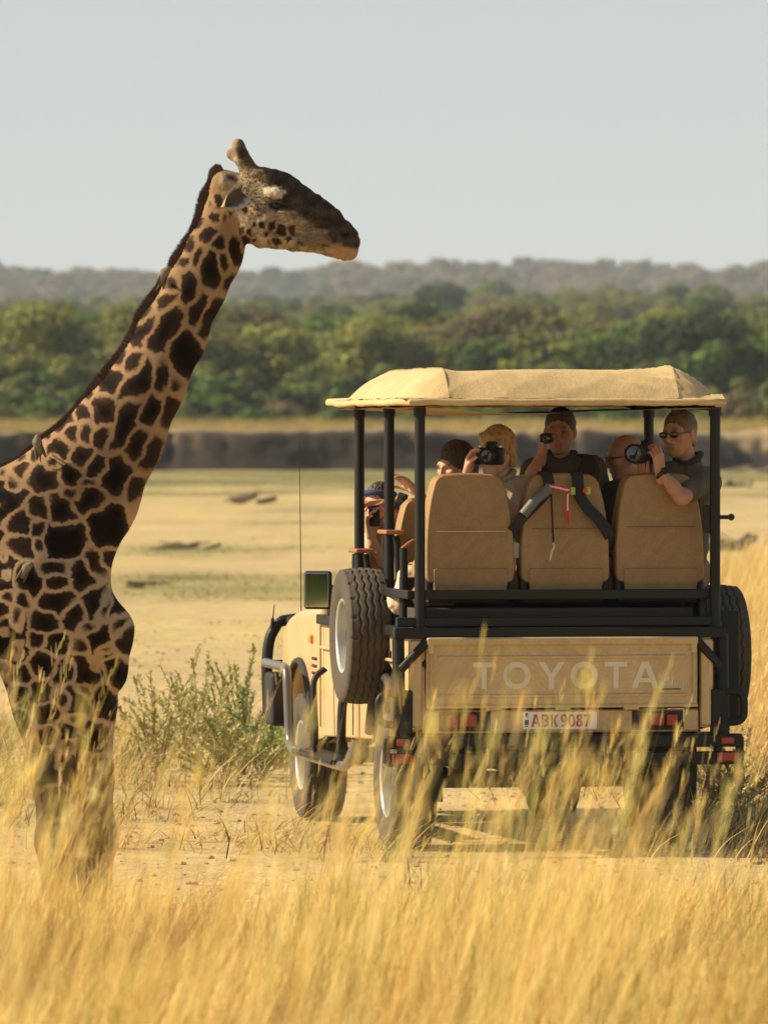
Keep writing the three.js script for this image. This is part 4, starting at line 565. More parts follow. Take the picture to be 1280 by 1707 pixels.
      put([0.58, 0.47, 0.33], smoothstep(1.15 - Math.hypot((px - 456) / 18, (py - 322) / 11) + 0.5 * noise(px * 0.13, py * 0.13, 2) + 0.3 * noise(px * 0.4, py * 0.4, 2), 0, 0.3) * 0.9);
      put([0.02, 0.014, 0.011], Math.exp(-(((px - 462) / 17) ** 2 + ((py - 343) / 7) ** 2)) * 1.1);
      put([0.03, 0.022, 0.018], Math.exp(-(((px - 576) / 6) ** 2 + ((py - 392) / 3) ** 2)));
      put([0.035, 0.024, 0.017], Math.exp(-(((px - 384) / 15) ** 2 + ((py - 297 - (px - 384) * 0.35) / 7) ** 2)) * 0.95); put([0.55, 0.45, 0.32], Math.exp(-(((px - 370) / 5) ** 2 + ((py - 301) / 12) ** 2)) * 0.8);
      if (py < 292) { const tip = Math.max(1 - smoothstep(py, 240, 250), (1 - smoothstep(px, 388, 394)) * (1 - smoothstep(py, 252, 262))); put([0.07, 0.05, 0.036], smoothstep(px - 392, -2, 8) * (1 - smoothstep(py, 276, 290)) * 0.85); put([0.3, 0.22, 0.13], tip * (0.7 + 0.6 * noise(px * 0.3, py * 0.3)) * (1 - smoothstep(px, 396, 404))); put([0.03, 0.02, 0.014], (1 - smoothstep(Math.hypot(px - 404, py - 258), 4, 11)) * 0.8); }
    }
    return c;
  };
  const X0 = -700, X1 = 620, Y0 = 220, Y1 = 1690, TW = 1500, TH = 1680, enc = (v) => v <= 0.0031308 ? v * 12.92 : 1.055 * Math.pow(v, 1 / 2.4) - 0.055;
  const skin = dataTex(TW, TH, (u, v) => coat(lerp(X0, X1, u), lerp(Y1, Y0, v)).map(enc), true);
  const fur = dataTex(512, 512, (u, v) => { const k = 0.5 + 0.3 * tile(u * 1, v, 30, 2) + 0.25 * tile(u, v, 12, 6); return [k, k, k]; }, false, [9, 9]);
  const hide = new THREE.MeshPhysicalMaterial({ map: skin, roughness: 0.7, specularIntensity: 0.1, sheen: 0.02, sheenColor: col(0.5, 0.42, 0.32), sheenRoughness: 0.5, bumpMap: fur, bumpScale: 0.003 });
  const all = join([body, head]), ap = all.attributes.position, uv = new Float32Array(ap.count * 2), a = G(X0, Y1), b = G(X1, Y0);
  for (let i = 0; i < ap.count; i++) { uv[i * 2] = (ap.getX(i) - a.x) / (b.x - a.x); uv[i * 2 + 1] = (ap.getY(i) - a.y) / (b.y - a.y); } all.setAttribute('uv', new THREE.BufferAttribute(uv, 2));
  part('body', all, hide, gir);

  // eyes, ears, mane, hooves, tail
  const glint = new THREE.MeshPhysicalMaterial({ color: col(0.008, 0.006, 0.005), roughness: 0.25 });
  for (const s of [-1, 1]) part('eye', ball(M(8), ...G(461, 344, s * 0.094).toArray(), 1.1, 0.7, 0.8), glint, gir);
  for (const s of [-1, 1]) part('eyelashes', (() => { const pos = [], r = rand(9); for (let i = 0; i < 40; i++) { const a = G(448 + 26 * i / 39, 339.5 - 3 * Math.sin(Math.PI * i / 39), s * 0.122), e = a.clone().add(V(0.012 + 0.01 * r(), -0.012 - 0.01 * r(), s * 0.025)); pos.push(a.x - 0.0015, a.y, a.z, a.x + 0.0015, a.y, a.z, e.x, e.y, e.z); } const g = new THREE.BufferGeometry(); g.setAttribute('position', new THREE.Float32BufferAttribute(pos, 3)); g.computeVertexNormals(); return g; })(), mat(0.012, 0.01, 0.008, 0.8), gir).userData.kind = 'stuff';
  const ear = (s) => {
    const pos = [], c = [], idx = [], nu = 18, nv = 12, b0 = G(404, 321, s * 0.1), tip = G(371, 348, s * 0.225), ax = tip.clone().sub(b0), face = V(0.3, -0.1, s * 0.95).normalize(), side = new THREE.Vector3().crossVectors(ax, face).normalize(), fn = new THREE.Vector3().crossVectors(side, ax).normalize();
    for (const layer of [0, 1]) for (let i = 0; i <= nu; i++) { const u = i / nu, w = 0.064 * Math.pow(Math.sin(Math.PI * Math.min(1, 0.16 + 0.84 * u)), 0.75) * (1 - 0.1 * u); for (let j = 0; j <= nv; j++) { const v = j / nv * 2 - 1, cup = 0.05 * (v * v) * (1 - 0.5 * u), p = b0.clone().addScaledVector(ax, u).addScaledVector(side, v * w).addScaledVector(fn, cup - layer * 0.006 * (1 - v * v)); pos.push(p.x, p.y, p.z); const rim = smoothstep(Math.abs(v) + 0.25 * noise(u * 9, v * 9), 0.5, 0.9), in0 = layer ? [0.42, 0.32, 0.2] : [lerp(0.09, 0.6, rim), lerp(0.055, 0.53, rim), lerp(0.04, 0.43, rim)]; c.push(...in0); } }
    const st = (nu + 1) * (nv + 1); for (const layer of [0, 1]) for (let i = 0; i < nu; i++) for (let j = 0; j < nv; j++) { const q = layer * st + i * (nv + 1) + j, e = q + 1, d = q + nv + 1; if (layer) idx.push(q, e, d, e, d + 1, d); else idx.push(q, d, e, e, d, d + 1); }
    const g = new THREE.BufferGeometry(); g.setAttribute('position', new THREE.Float32BufferAttribute(pos, 3)); g.setAttribute('color', new THREE.Float32BufferAttribute(c, 3)); g.setIndex(idx); g.computeVertexNormals(); return g;
  };
  const earMat = new THREE.MeshPhysicalMaterial({ vertexColors: true, roughness: 0.9, transmission: 0.12 });
  for (const s of [1, -1]) part('ear', ear(s), earMat, gir);
  const blades = (list, seed, n, len, wid, cf) => {
    const r = rand(seed), pos = [], c = []; const cv = new THREE.CatmullRomCurve3(list, false, 'catmullrom', 0.3);
    for (let i = 0; i < n; i++) {
      const u = (i + r()) / n, p = cv.getPoint(u), t = cv.getTangent(u), up = V(-t.y, t.x, 0); if (up.x > 0 && up.y < 0) up.negate(); const L = len(u) * lerp(0.75, 1.12, r()), z = (r() - 0.5) * 0.05, b0 = p.clone().addScaledVector(up, -0.03).setZ(p.z + z);
      const d = up.clone().addScaledVector(t, lerp(-0.1, 0.45, r())).add(V(0, 0, (r() - 0.5) * 0.5)).normalize(), e = b0.clone().addScaledVector(d, L + 0.03), w = t.clone().multiplyScalar(wid * lerp(0.6, 1.3, r())), w2 = V(0, 0, wid * 0.8), k = lerp(0.6, 1.4, r()), q = cf(u);
      for (const s of [w, w2]) { const A = b0.clone().sub(s), B = b0.clone().add(s); pos.push(A.x, A.y, A.z, B.x, B.y, B.z, e.x, e.y, e.z); for (const m of [0.7, 0.7, 1.25]) c.push(q[0] * k * m, q[1] * k * m, q[2] * k * m); }
    }
    const g = new THREE.BufferGeometry(); g.setAttribute('position', new THREE.Float32BufferAttribute(pos, 3)); g.setAttribute('color', new THREE.Float32BufferAttribute(c, 3)); g.computeVertexNormals(); return g;
  };
  const maneMat = new THREE.MeshPhysicalMaterial({ vertexColors: true, roughness: 0.7 });
  part('mane', blades([[384, 286], [366, 292], [346, 322], [316, 372], [288, 428], [264, 474], [234, 530], [190, 602], [129, 679], [76, 728], [20, 768], [-40, 798]].map(([x, y], i) => { const a = G(x - 30, y - 18), b = G(x + 60, y + (i < 2 ? 60 : 36)), q = V(0, 0, 0); for (let t = 0; t <= 1; t += 0.004) { q.lerpVectors(a, b, t); if (Math.min(fb(q.x, q.y, 0), hd.at(q.x, q.y, 0)) < 0.002) break; } return q; }), 3, 5200, (u) => lerp(0.042, 0.022, smoothstep(u, 0.5, 0.95)) * (0.8 + 0.2 * Math.sin(u * 40)), 0.006, (u) => u < 0.12 ? [0.1, 0.07, 0.045] : [0.085, 0.042, 0.026]), maneMat, gir);
  const hoof = mat(0.04, 0.03, 0.024, 0.6);
  for (const [px, dz] of [[126, 0.17], [168, -0.17], [-549, 0.17], [-469, -0.17]]) part('hoof', (() => { const g = new THREE.CylinderGeometry(0.085, 0.11, 0.13, 18); const q = G(px, foot(px, dz) - 20, dz); g.scale(1.1, 1, 0.85); g.translate(q.x, q.y, q.z); return g; })(), hoof, gir);
  part('tail', tube([G(-640, 985), G(-672, 1060), G(-668, 1180), G(-660, 1250)], 0.026, 20, 8), mat(0.4, 0.27, 0.14, 0.9), gir);
  part('tail_tuft', blades([G(-662, 1240), G(-660, 1340)], 8, 500, () => 0.05, 0.006, () => [0.02, 0.016, 0.013]), maneMat, gir);

  // oxpeckers riding on it
  const bird = (label, px, py, dz, ang, len) => {
    const at = G(px, py, dz).add(V(gx, gy, -GD)), t = thing('oxpecker', label, 'bird', at, 0), b = new Field(0.015), L = len;
    b.cap(V(0, -0.2 * L, 0.01), V(0, 0.16 * L, 0.012), 0.15 * L, 0.2 * L); b.ell(V(0.01, 0.36 * L, 0.02), V(0.12 * L, 0.13 * L, 0.11 * L)); b.cap(V(0, -0.25 * L, 0), V(-0.01, -0.62 * L, -0.015), 0.06 * L, 0.035 * L, 0.6);
    const rot = (g) => { g.rotateZ(ang); return g; }, bg = nets((x, y, z) => b.at(x, y, z), b.lo.clone().subScalar(0.02), b.hi.clone().addScalar(0.02), 0.005);
    const bodyG = rot(paint(bg, (x, y, z) => { const belly = smoothstep(z, 0.022, 0.04) * 0.22; return [lerp(0.14, 0.34, belly), lerp(0.11, 0.26, belly), lerp(0.07, 0.15, belly)]; })); part('body', bodyG, new THREE.MeshPhysicalMaterial({ vertexColors: true, roughness: 0.8 }), t);
    for (const s of [-1, 1]) part('wing', rot((() => { const g = ball(1, 0, 0, 0, 0.07 * L, 0.4 * L, 0.14 * L, 14); g.rotateZ(0.12 * s); g.translate(s * 0.13 * L, -0.12 * L, 0.012); return g; })()), mat(0.075, 0.058, 0.042, 0.8), t);
    part('beak', rot((() => { const g = new THREE.ConeGeometry(0.05 * L, 0.17 * L, 10); g.rotateZ(-0.9); g.translate(0.13 * L, 0.42 * L, 0.025); return g; })()), mat(0.5, 0.06, 0.025, 0.4), t);
    part('eye', rot(ball(0.022 * L, 0.075 * L, 0.4 * L, 0.105 * L)), mat(0.45, 0.2, 0.03, 0.3), t);
    part('leg', [[0.05], [-0.03]].map(([x]) => rot(bar([x * L * 2, -0.05 * L, 0], [x * L * 2.4, -0.12 * L, -0.045], 0.006, 0.004, 6))), mat(0.06, 0.05, 0.04, 0.8), t);
  };
  bird('brown oxpecker with a red bill clinging high up on the giraffe mane', 274, 462, 0.12, -0.35, 0.125);
  bird('brown oxpecker perched on the giraffe back at the base of the neck', 68, 744, 0.2, 0.25, 0.13);
  bird('brown oxpecker clinging to the giraffe shoulder among the grass stalks', 48, 950, 0.335, -0.45, 0.12);
}

// ------------------------------------------------------------------ the people on board and what they hold
function headParts(C, q, S, o) {          // C centre of the head, q its turn, S its scale; local axes: x to its left, y up, z out of the face
  const inv = q.clone().invert(), m = new THREE.Matrix4().makeRotationFromQuaternion(inv).elements;
  const local = (x, y, z) => { const a = (x - C.x) / S, b = (y - C.y) / S, c = (z - C.z) / S; return [m[0] * a + m[4] * b + m[8] * c, m[1] * a + m[5] * b + m[9] * c, m[2] * a + m[6] * b + m[10] * c]; };
  const h = new Field(0.02), w = o.woman ? 0.95 : 1;
  h.ell(V(0, 0.032, -0.014), V(0.076, 0.092, 0.096)); h.ell(V(0, -0.03, 0.022), V(0.06 * w, 0.08, 0.068), undefined, 0.03); h.ell(V(0, -0.094, 0.055), V(0.024 * w, 0.02, 0.024), undefined, 0.024);
  for (const s of [-1, 1]) { h.cap(V(s * 0.055 * w, -0.03, 0.0), V(s * 0.02, -0.09, 0.045), 0.018, 0.016, 1, 0.03); h.ell(V(s * 0.042, -0.012, 0.062), V(0.022, 0.017, 0.022), undefined, 0.02); h.ell(V(s * 0.033, 0.01, 0.101), V(0.019, 0.012, 0.02), undefined, 0.014, true); h.ell(V(s * 0.032, 0.008, 0.072), V(0.0135, 0.012, 0.0135), undefined, 0.003); h.ell(V(s * 0.079, -0.002, -0.008), V(0.011, 0.031, 0.02), undefined, 0.006); h.cap(V(s * 0.014, -0.034, 0.088), V(s * 0.01, -0.033, 0.096), 0.0085, 0.008, 1, 0.008); }
  h.cap(V(-0.036, 0.028, 0.079), V(0.036, 0.028, 0.079), 0.011, 0.011, 1, 0.018); h.cap(V(0, 0.014, 0.09), V(0, -0.026, 0.11), 0.0085, 0.0125, 1, 0.012);
  h.cap(V(-0.021, -0.058, 0.081), V(0.021, -0.058, 0.081), 0.0065, 0.0065, 1, 0.008); h.cap(V(-0.018, -0.067, 0.08), V(0.018, -0.067, 0.08), 0.0065, 0.0065, 1, 0.006); h.cap(V(0, -0.06, -0.02), V(0, -0.2, -0.05), 0.05 * w, 0.054 * w, 1, 0.03);
  const skinF = (x, y, z) => S * h.at(...local(x, y, z)), R = 0.2 * S, lo = C.clone().subScalar(R), hi = C.clone().addScalar(R * 0.9);
  const g = paint(nets(skinF, lo, hi, 0.0052, 1.7), (x, y, z) => {
    const [a, b, c] = local(x, y, z), sk = o.skin, k = 1 + 0.08 * noise(a * 60, b * 60, c * 60), lip = Math.exp(-(((Math.abs(a)) / 0.02) ** 4 + ((b + 0.062) / 0.009) ** 2)) * (c > 0.07 ? 1 : 0), brow = Math.exp(-(((Math.abs(a) - 0.034) / 0.02) ** 4 + ((b - 0.031) / 0.006) ** 2)) * (c > 0.06 ? 0.75 : 0), cheek = Math.exp(-(((Math.abs(a) - 0.045) / 0.025) ** 2 + ((b + 0.02) / 0.025) ** 2)) * (c > 0.03 ? 0.35 : 0), eye = Math.exp(-(((Math.abs(a) - 0.032) / 0.013) ** 2 + ((b - 0.008) / 0.007) ** 2)) * (c > 0.07 ? 0.9 : 0), st = o.stubble ? 0.3 * smoothstep(-b, 0.03, 0.06) * smoothstep(c, 0.01, 0.05) : 0;
    let r = sk.map((v) => v * k); const mx = (t, u) => { r = r.map((v, i) => lerp(v, t[i], clamp(u, 0, 1))); }; mx([0.42, 0.13, 0.1], lip * 0.7 + cheek * 0.5); mx(o.hair ?? [0.1, 0.07, 0.05], brow); mx([0.03, 0.02, 0.018], eye); mx([0.17, 0.12, 0.1], st); return r;
  });
  const out = { skin: g };
  if (o.style) {
    const f = new Field(0.02); let f2;
    if (o.style === 'short') { f.ell(V(0, 0.042, -0.022), V(0.083, 0.096, 0.1)); f.ell(V(0, -0.03, -0.055), V(0.064, 0.06, 0.05), undefined, 0.03); f2 = f.at.bind(f); }
    if (o.style === 'bob') { f.ell(V(0, 0.04, -0.018), V(0.094, 0.106, 0.112)); for (const s of [-1, 1]) f.cap(V(s * 0.076, 0.02, -0.01), V(s * 0.078, -0.07, -0.02), 0.03, 0.02); f.cap(V(0, 0, -0.07), V(0, -0.09, -0.06), 0.06, 0.045); f.cap(V(-0.05, 0.085, 0.065), V(0.045, 0.08, 0.075), 0.026, 0.024); f2 = f.at.bind(f); }
    if (o.style === 'wavy') { f.ell(V(0, 0.045, -0.03), V(0.096, 0.1, 0.112)); for (const s of [-1, 1]) f.cap(V(s * 0.08, 0.03, -0.02), V(s * 0.082, -0.1, -0.045), 0.036, 0.034); f.cap(V(0, 0, -0.09), V(0, -0.13, -0.08), 0.07, 0.055); f2 = f.at.bind(f); }
    if (o.style === 'rim') { f.ell(V(0, 0.0, -0.03), V(0.082, 0.05, 0.085)); f2 = (a, b, c) => Math.max(f.at(a, b, c), c - 0.0); }
    const face = (a, b, c) => { const t = o.style === 'short' ? 0.068 : 0.06, dx = a / 0.072, dy = (b + 0.03) / (t + 0.03), dz = (c - 0.11) / (o.style === 'wavy' ? 0.125 : 0.1); return (Math.hypot(dx, dy, dz) - 1) * 0.07; };
    const low = (a, b, c) => o.style === 'short' ? (-0.045 + (c > -0.02 ? (c + 0.02) * 0.8 : (c + 0.02) * 0.4)) - b : -1;
    const rough = (a, b, c) => o.style === 'short' ? 0.004 * noise(a * 90, b * 40, c * 90) : 0.007 * noise(a * 70, b * 14, c * 70) + 0.003 * noise(a * 150, b * 40, c * 150);
    const F2 = (x, y, z) => { const [a, b, c] = local(x, y, z); return S * Math.max(f2(a, b, c) + rough(a, b, c), -face(a, b, c), low(a, b, c)); };
    out.hair = paint(nets(F2, lo, hi, 0.0055, 2), (x, y, z) => { const [a, b, c] = local(x, y, z), k = 1 + 0.5 * noise(a * 120, b * 18, c * 120) + 0.25 * noise(a * 30, b * 9, c * 30); let r = o.hair; if (o.grey) { const s = smoothstep(Math.abs(a), 0.045, 0.08) * smoothstep(-b, -0.06, 0.02); r = r.map((v, i) => lerp(v, o.grey[i], s)); } return r.map((v) => v * k); });
  }
  out.place = (geo) => { geo.scale(S, S, S); geo.applyQuaternion(q); geo.translate(C.x, C.y, C.z); return geo; };
  return out;
}
function handGeo(W, dir, nrm, side, curl, skin, size = 1.05, thumb = 0.4) {   // wrist, along the fingers, out of the palm; side +1 or -1 puts the thumb at either edge
  const y = dir.clone().normalize(), z = nrm.clone().addScaledVector(y, -nrm.dot(y)).normalize(), x = new THREE.Vector3().crossVectors(y, z).multiplyScalar(side), at = (a, b, c) => W.clone().addScaledVector(x, a * size).addScaledVector(y, b * size).addScaledVector(z, c * size);
  const f = new Field(0.007), R = (r) => r * size, fx = [0.031, 0.0105, -0.0095, -0.028], base = [0.085, 0.09, 0.086, 0.077], L = [[0.042, 0.026, 0.021], [0.047, 0.03, 0.023], [0.044, 0.028, 0.022], [0.034, 0.021, 0.019]];
  for (let i = 0; i < 4; i++) {
    f.cap(at(fx[i] * 0.6, 0.0, 0), at(fx[i], base[i], 0), R(0.0165), R(0.0115), 1, 0.012);
    let a = 0, px = fx[i], py = base[i], pz = 0; const c = Array.isArray(curl) ? curl[i] : curl;
    for (let k = 0; k < 3; k++) { a += c * [0.8, 1, 0.7][k]; const nx = px + fx[i] * 0.12 * (k === 0 ? 1 : 0), ny = py + Math.cos(a) * L[i][k], nz = pz + Math.sin(a) * L[i][k]; f.cap(at(px, py, pz), at(nx, ny, nz), R([0.0102, 0.0092, 0.0085][k]), R([0.0092, 0.0085, 0.0075][k]), 1, 0.003); px = nx; py = ny; pz = nz; }
  }
  f.cap(at(0.014, 0.015, 0.004), at(0.034, 0.05, 0.016), R(0.018), R(0.013), 1, 0.012); f.cap(at(0.034, 0.05, 0.016), at(0.05, 0.078, 0.016 + 0.03 * thumb), R(0.0118), R(0.0105), 1, 0.004); f.cap(at(0.05, 0.078, 0.016 + 0.03 * thumb), at(0.052, 0.1, 0.02 + 0.065 * thumb), R(0.0102), R(0.0085), 1, 0.003);
  f.cap(at(0, -0.05, 0), at(0, 0.01, 0), R(0.027), R(0.025), 1, 0.012);
  return paint(nets((a, b, c) => f.at(a, b, c), f.lo.clone().subScalar(0.012), f.hi.clone().addScalar(0.012), 0.0042, 1.5), (a, b, c) => { const k = 1 + 0.1 * noise(a * 90, b * 90, c * 90); return [skin[0] * k, skin[1] * k * 0.97, skin[2] * k * 0.95]; });
}
const skinMat = new THREE.MeshPhysicalMaterial({ vertexColors: true, roughness: 0.55, specularIntensity: 0.6 }), hairMat = new THREE.MeshPhysicalMaterial({ vertexColors: true, roughness: 0.6 });
const cloth = (r, g, b) => new THREE.MeshPhysicalMaterial({ color: col(r, g, b), roughness: 0.95, sheen: 0.05, sheenColor: col(0.3, 0.28, 0.25), bumpMap: grainTex, bumpScale: 0.001 });
function person(label, o) {
  const { C, N, SL, SR, EL, ER, WL, WR, H } = o.j, t = thing('person', label, 'person', H), off = H.clone().negate(), mv = (g) => { g.translate(off.x, off.y, off.z); return g; };
  const sk = o.skin, q = new THREE.Quaternion().setFromEuler(new THREE.Euler(o.pitch ?? 0, o.yaw, o.roll ?? 0, 'YXZ')), S = o.S ?? 1.06, w = o.woman ? 0.9 : 1;
  const f = new Field(0.04), mid = H.clone().lerp(N, 0.5), chest = H.clone().lerp(N, 0.76), torso = (f, e) => { f.cap(H, mid, 0.135 * w + e, 0.125 * w + e); f.cap(mid, chest, 0.125 * w + e, 0.128 * w + e, 1, 0.05); f.cap(SL.clone().lerp(SR, 0.12).add(V(0, -0.02, 0)), SR.clone().lerp(SL, 0.12).add(V(0, -0.02, 0)), 0.066 + e, 0.066 + e, 1, 0.07); for (const s of [SL, SR]) f.cap(s.clone().lerp(N, 0.3).add(V(0, -0.07, 0)), H.clone().lerp(s, 0.3), 0.075 * w + e, 0.09 * w + e, 1, 0.06); };
  torso(f, 0); f.cap(N.clone().add(V(0, -0.05, 0)), N.clone().lerp(C, 0.6), 0.06 * w, 0.05 * w);
  for (const [s, e, r] of [[SL, EL, WL], [SR, ER, WR]]) { f.cap(s, e, 0.054 * w, 0.041 * w, 1, 0.05); f.cap(e, e.clone().lerp(r, 0.4), 0.042 * w, 0.04 * w, 1, 0.025); f.cap(e.clone().lerp(r, 0.4), r, 0.04 * w, 0.027 * w, 1, 0.02); }
  const fwd = V(-Math.sin(YAW), 0, -Math.cos(YAW)), rt = V(Math.cos(YAW), 0, -Math.sin(YAW)), legs = (f, e) => { for (const s of [-1, 1]) { const hip = H.clone().addScaledVector(rt, s * 0.09), kn = o.stand ? hip.clone().add(V(0, -0.44, 0)).addScaledVector(fwd, 0.03) : hip.clone().addScaledVector(fwd, 0.4).add(V(0, 0.02, 0)), an = kn.clone().add(V(0, -0.43, 0)); f.cap(hip, kn, 0.085 + e, 0.06 + e); f.cap(kn, an, 0.056 + e, 0.038 + e); f.cap(an, an.clone().addScaledVector(fwd, 0.16).add(V(0, -0.03, 0)), 0.036 + e, 0.03 + e); } };
  legs(f, 0);
  const body = paint(nets((x, y, z) => f.at(x, y, z), f.lo.clone().subScalar(0.04), f.hi.clone().addScalar(0.04), 0.015, 1.5), (x, y, z) => { const k = 1 + 0.07 * noise(x * 25, y * 25, z * 25); return sk.map((v) => v * k); });
  const hp = headParts(C, q, S, o), list = [body, hp.skin];
  for (const [k, W] of [['hl', WL], ['hr', WR]]) { const h = o[k]; list.push(handGeo(W, h.dir, h.nrm, h.side, h.curl, sk, h.size ?? 1.06, h.thumb)); }
  part('body', mv(joinPainted(list)), skinMat, t);
  if (hp.hair) part('hair', mv(hp.hair), hairMat, t);
  const sh = new Field(0.045), frac = o.sleeve ?? 0.6; torso(sh, 0.013);
  for (const [s, e, r] of [[SL, EL, WL], [SR, ER, WR]]) { sh.cap(s, s.clone().lerp(e, Math.min(1, frac)), 0.068 * w, 0.06 * w, 1, 0.05); if (frac > 1) sh.cap(e, e.clone().lerp(r, frac - 1), 0.056 * w, 0.045 * w, 1, 0.03); }
  sh.cap(N.clone().add(V(0, -0.03, 0)), N.clone().lerp(C, 0.12), 0.072 * w, 0.066 * w, 1, 0.03);
  const fold = (x, y, z) => 0.006 * noise(x * 13 + y * 5, y * 11, z * 13) + 0.006 * Math.max(0, 1 - 3 * Math.abs(noise(x * 9 + y * 4, y * 6 - x * 3, z * 9)));
  const cutLow = H.y - 0.1, shirt = nets((x, y, z) => Math.max(sh.at(x, y, z) - fold(x, y, z), cutLow - y, -(Math.hypot((x - N.x) / 1.15, (z - N.z - 0.02), (y - N.y - 0.1)) - 0.098)), sh.lo.clone().subScalar(0.04), sh.hi.clone().addScalar(0.04), 0.0115, 1.6);
  part('shirt', mv(metricUV(shirt, 0.5)), o.shirt, t);
  if (o.collar) { const pts = []; for (let i = 0; i < 14; i++) { const a = i / 14 * 6.283; pts.push(N.clone().lerp(C, 0.2).add(V(Math.cos(a) * 0.076 * w, 0.012 * Math.sin(a * 2 + 1) - 0.025 * Math.sin(a + o.yaw * 0.7), Math.sin(a) * 0.076 * w)).add(off)); } part(o.collarName ?? 'collar', tube(pts, 0.018, 60, 10, true, 0.5), o.collar, t); }
  if (o.vest) { const vf = new Field(0.05); torso(vf, 0.028); part('vest', mv(metricUV(nets((x, y, z) => Math.max(vf.at(x, y, z) - fold(x, y, z), cutLow - y, -(Math.hypot(x - N.x, (y - N.y) * 0.8, z - N.z - 0.05) - 0.115)), vf.lo.clone().subScalar(0.04), vf.hi.clone().addScalar(0.04), 0.012, 1.6), 0.5)), o.vest, t); }
  const lg = new Field(0.03); legs(lg, 0.014); lg.cap(H, H.clone().add(V(0, 0.05, 0)), 0.148 * w, 0.142 * w, 1, 0.05);
  part('trousers', mv(metricUV(nets((x, y, z) => lg.at(x, y, z) - fold(x, y, z), lg.lo.clone().subScalar(0.04), lg.hi.clone().addScalar(0.04), 0.018, 1.5), 0.5)), o.trousers ?? cloth(0.2, 0.16, 0.1), t);
  const put = (n, geos, m) => part(n, mv(hp.place(join(geos))), m, t);
  if (o.glasses) {
    const dark = o.glasses === 'clear' ? mat(0.05, 0.04, 0.035, 0.3) : new THREE.MeshPhysicalMaterial({ color: col(0.012, 0.01, 0.01), roughness: 0.12, clearcoat: 1 }), l = [];
    for (const s of [-1, 1]) { if (o.glasses !== 'clear') { const e = ball(1, s * 0.034, 0.006, 0.104, 0.026, 0.0175, 0.005, 18); l.push(e); } else l.push((() => { const r = new THREE.TorusGeometry(0.021, 0.0022, 8, 28); r.scale(1.1, 0.85, 1); r.translate(s * 0.033, 0.006, 0.104); return r; })()); l.push(bar([s * 0.06, 0.012, 0.098], [s * 0.083, 0.012, -0.01], 0.0032, 0.0028, 8)); }
    l.push(bar([-0.012, 0.01, 0.107], [0.012, 0.01, 0.107], 0.003, 0.003, 8)); put(o.glasses === 'clear' ? 'eyeglasses' : 'sunglasses', l, dark);
  }
  if (o.raised) put('sunglasses', [-1, 1].flatMap((s) => [ball(1, s * 0.036, 0.115, 0.06, 0.03, 0.012, 0.02, 16), bar([s * 0.066, 0.105, 0.05], [s * 0.09, 0.06, -0.03], 0.0035, 0.003, 8)]), new THREE.MeshPhysicalMaterial({ color: col(0.012, 0.01, 0.012), roughness: 0.12, clearcoat: 1 }));
  if (o.band) { const pts = []; for (let i = 0; i < 20; i++) { const a = i / 20 * 6.283; pts.push(V(Math.cos(a) * 0.082, 0.068 + 0.012 * Math.sin(a), Math.sin(a) * 0.1 - 0.012)); } put('headband', [(() => { const g = tube(pts, 0.016, 80, 10, true, 0.5); return g; })()], o.band); }
  return { t, q, place: hp.place };
}
// an aimed thing: local +z is where it points
function aim(dir, roll = 0) { const z = dir.clone().normalize(), x = new THREE.Vector3().crossVectors(V(0, 1, 0), z).normalize(), y = new THREE.Vector3().crossVectors(z, x); return new THREE.Quaternion().setFromRotationMatrix(new THREE.Matrix4().makeBasis(x, y, z)).multiply(new THREE.Quaternion().setFromAxisAngle(V(0, 0, 1), roll)); }
const PLASTIC = new THREE.MeshPhysicalMaterial({ color: col(0.007, 0.007, 0.0075), roughness: 0.5, specularIntensity: 0.6 }), GLASS = new THREE.MeshPhysicalMaterial({ color: col(0.01, 0.012, 0.022), roughness: 0.05, clearcoat: 1 }), SILVER = mat(0.5, 0.5, 0.5, 0.3, { metalness: 0.8 });
function dslr(label, front, dir, len, r, roll = 0) {       // front: centre of the front glass
  const t = thing('camera', label, 'camera', front); t.quaternion.copy(aim(dir, roll));
  part('lens', (() => { const g = new THREE.LatheGeometry([[r * 0.84, 0], [r * 0.98, 0], [r, -0.006], [r, -len * 0.3], [r * 0.93, -len * 0.34], [r * 0.93, -len * 0.5], [r * 0.99, -len * 0.52], [r * 0.99, -len * 0.72], [r * 0.85, -len * 0.76], [r * 0.8, -len]].map(([a, b]) => new THREE.Vector2(a, b)).reverse(), 36); g.rotateX(Math.PI / 2); return g; })(), PLASTIC, t);
  part('front_glass', (() => { const g = ball(r * 0.86, 0, 0, 0, 1, 1, 0.16, 24); g.translate(0, 0, -0.008); return g; })(), GLASS, t);
  const b = part('camera_body', join([box(0.142, 0.1, 0.062, 0, -0.004, -len - 0.03, 0.016, 4), box(0.062, 0.045, 0.06, 0, 0.058, -len - 0.03, 0.014, 3), box(0.04, 0.098, 0.06, -0.064, -0.004, -len - 0.008, 0.016, 3)]), PLASTIC, t);
  part('dial', [disc(0.011, 0.012, 0.05, 0.05, -len - 0.03, 'y', 18), disc(0.007, 0.012, -0.06, 0.052, -len + 0.004, 'y', 14)], SILVER, b);
  return t;
}
const J = (D) => (px, py, dz = 0) => P(px, py, D - dz);
const FAIR = [0.56, 0.33, 0.22], TAN = [0.45, 0.23, 0.135];
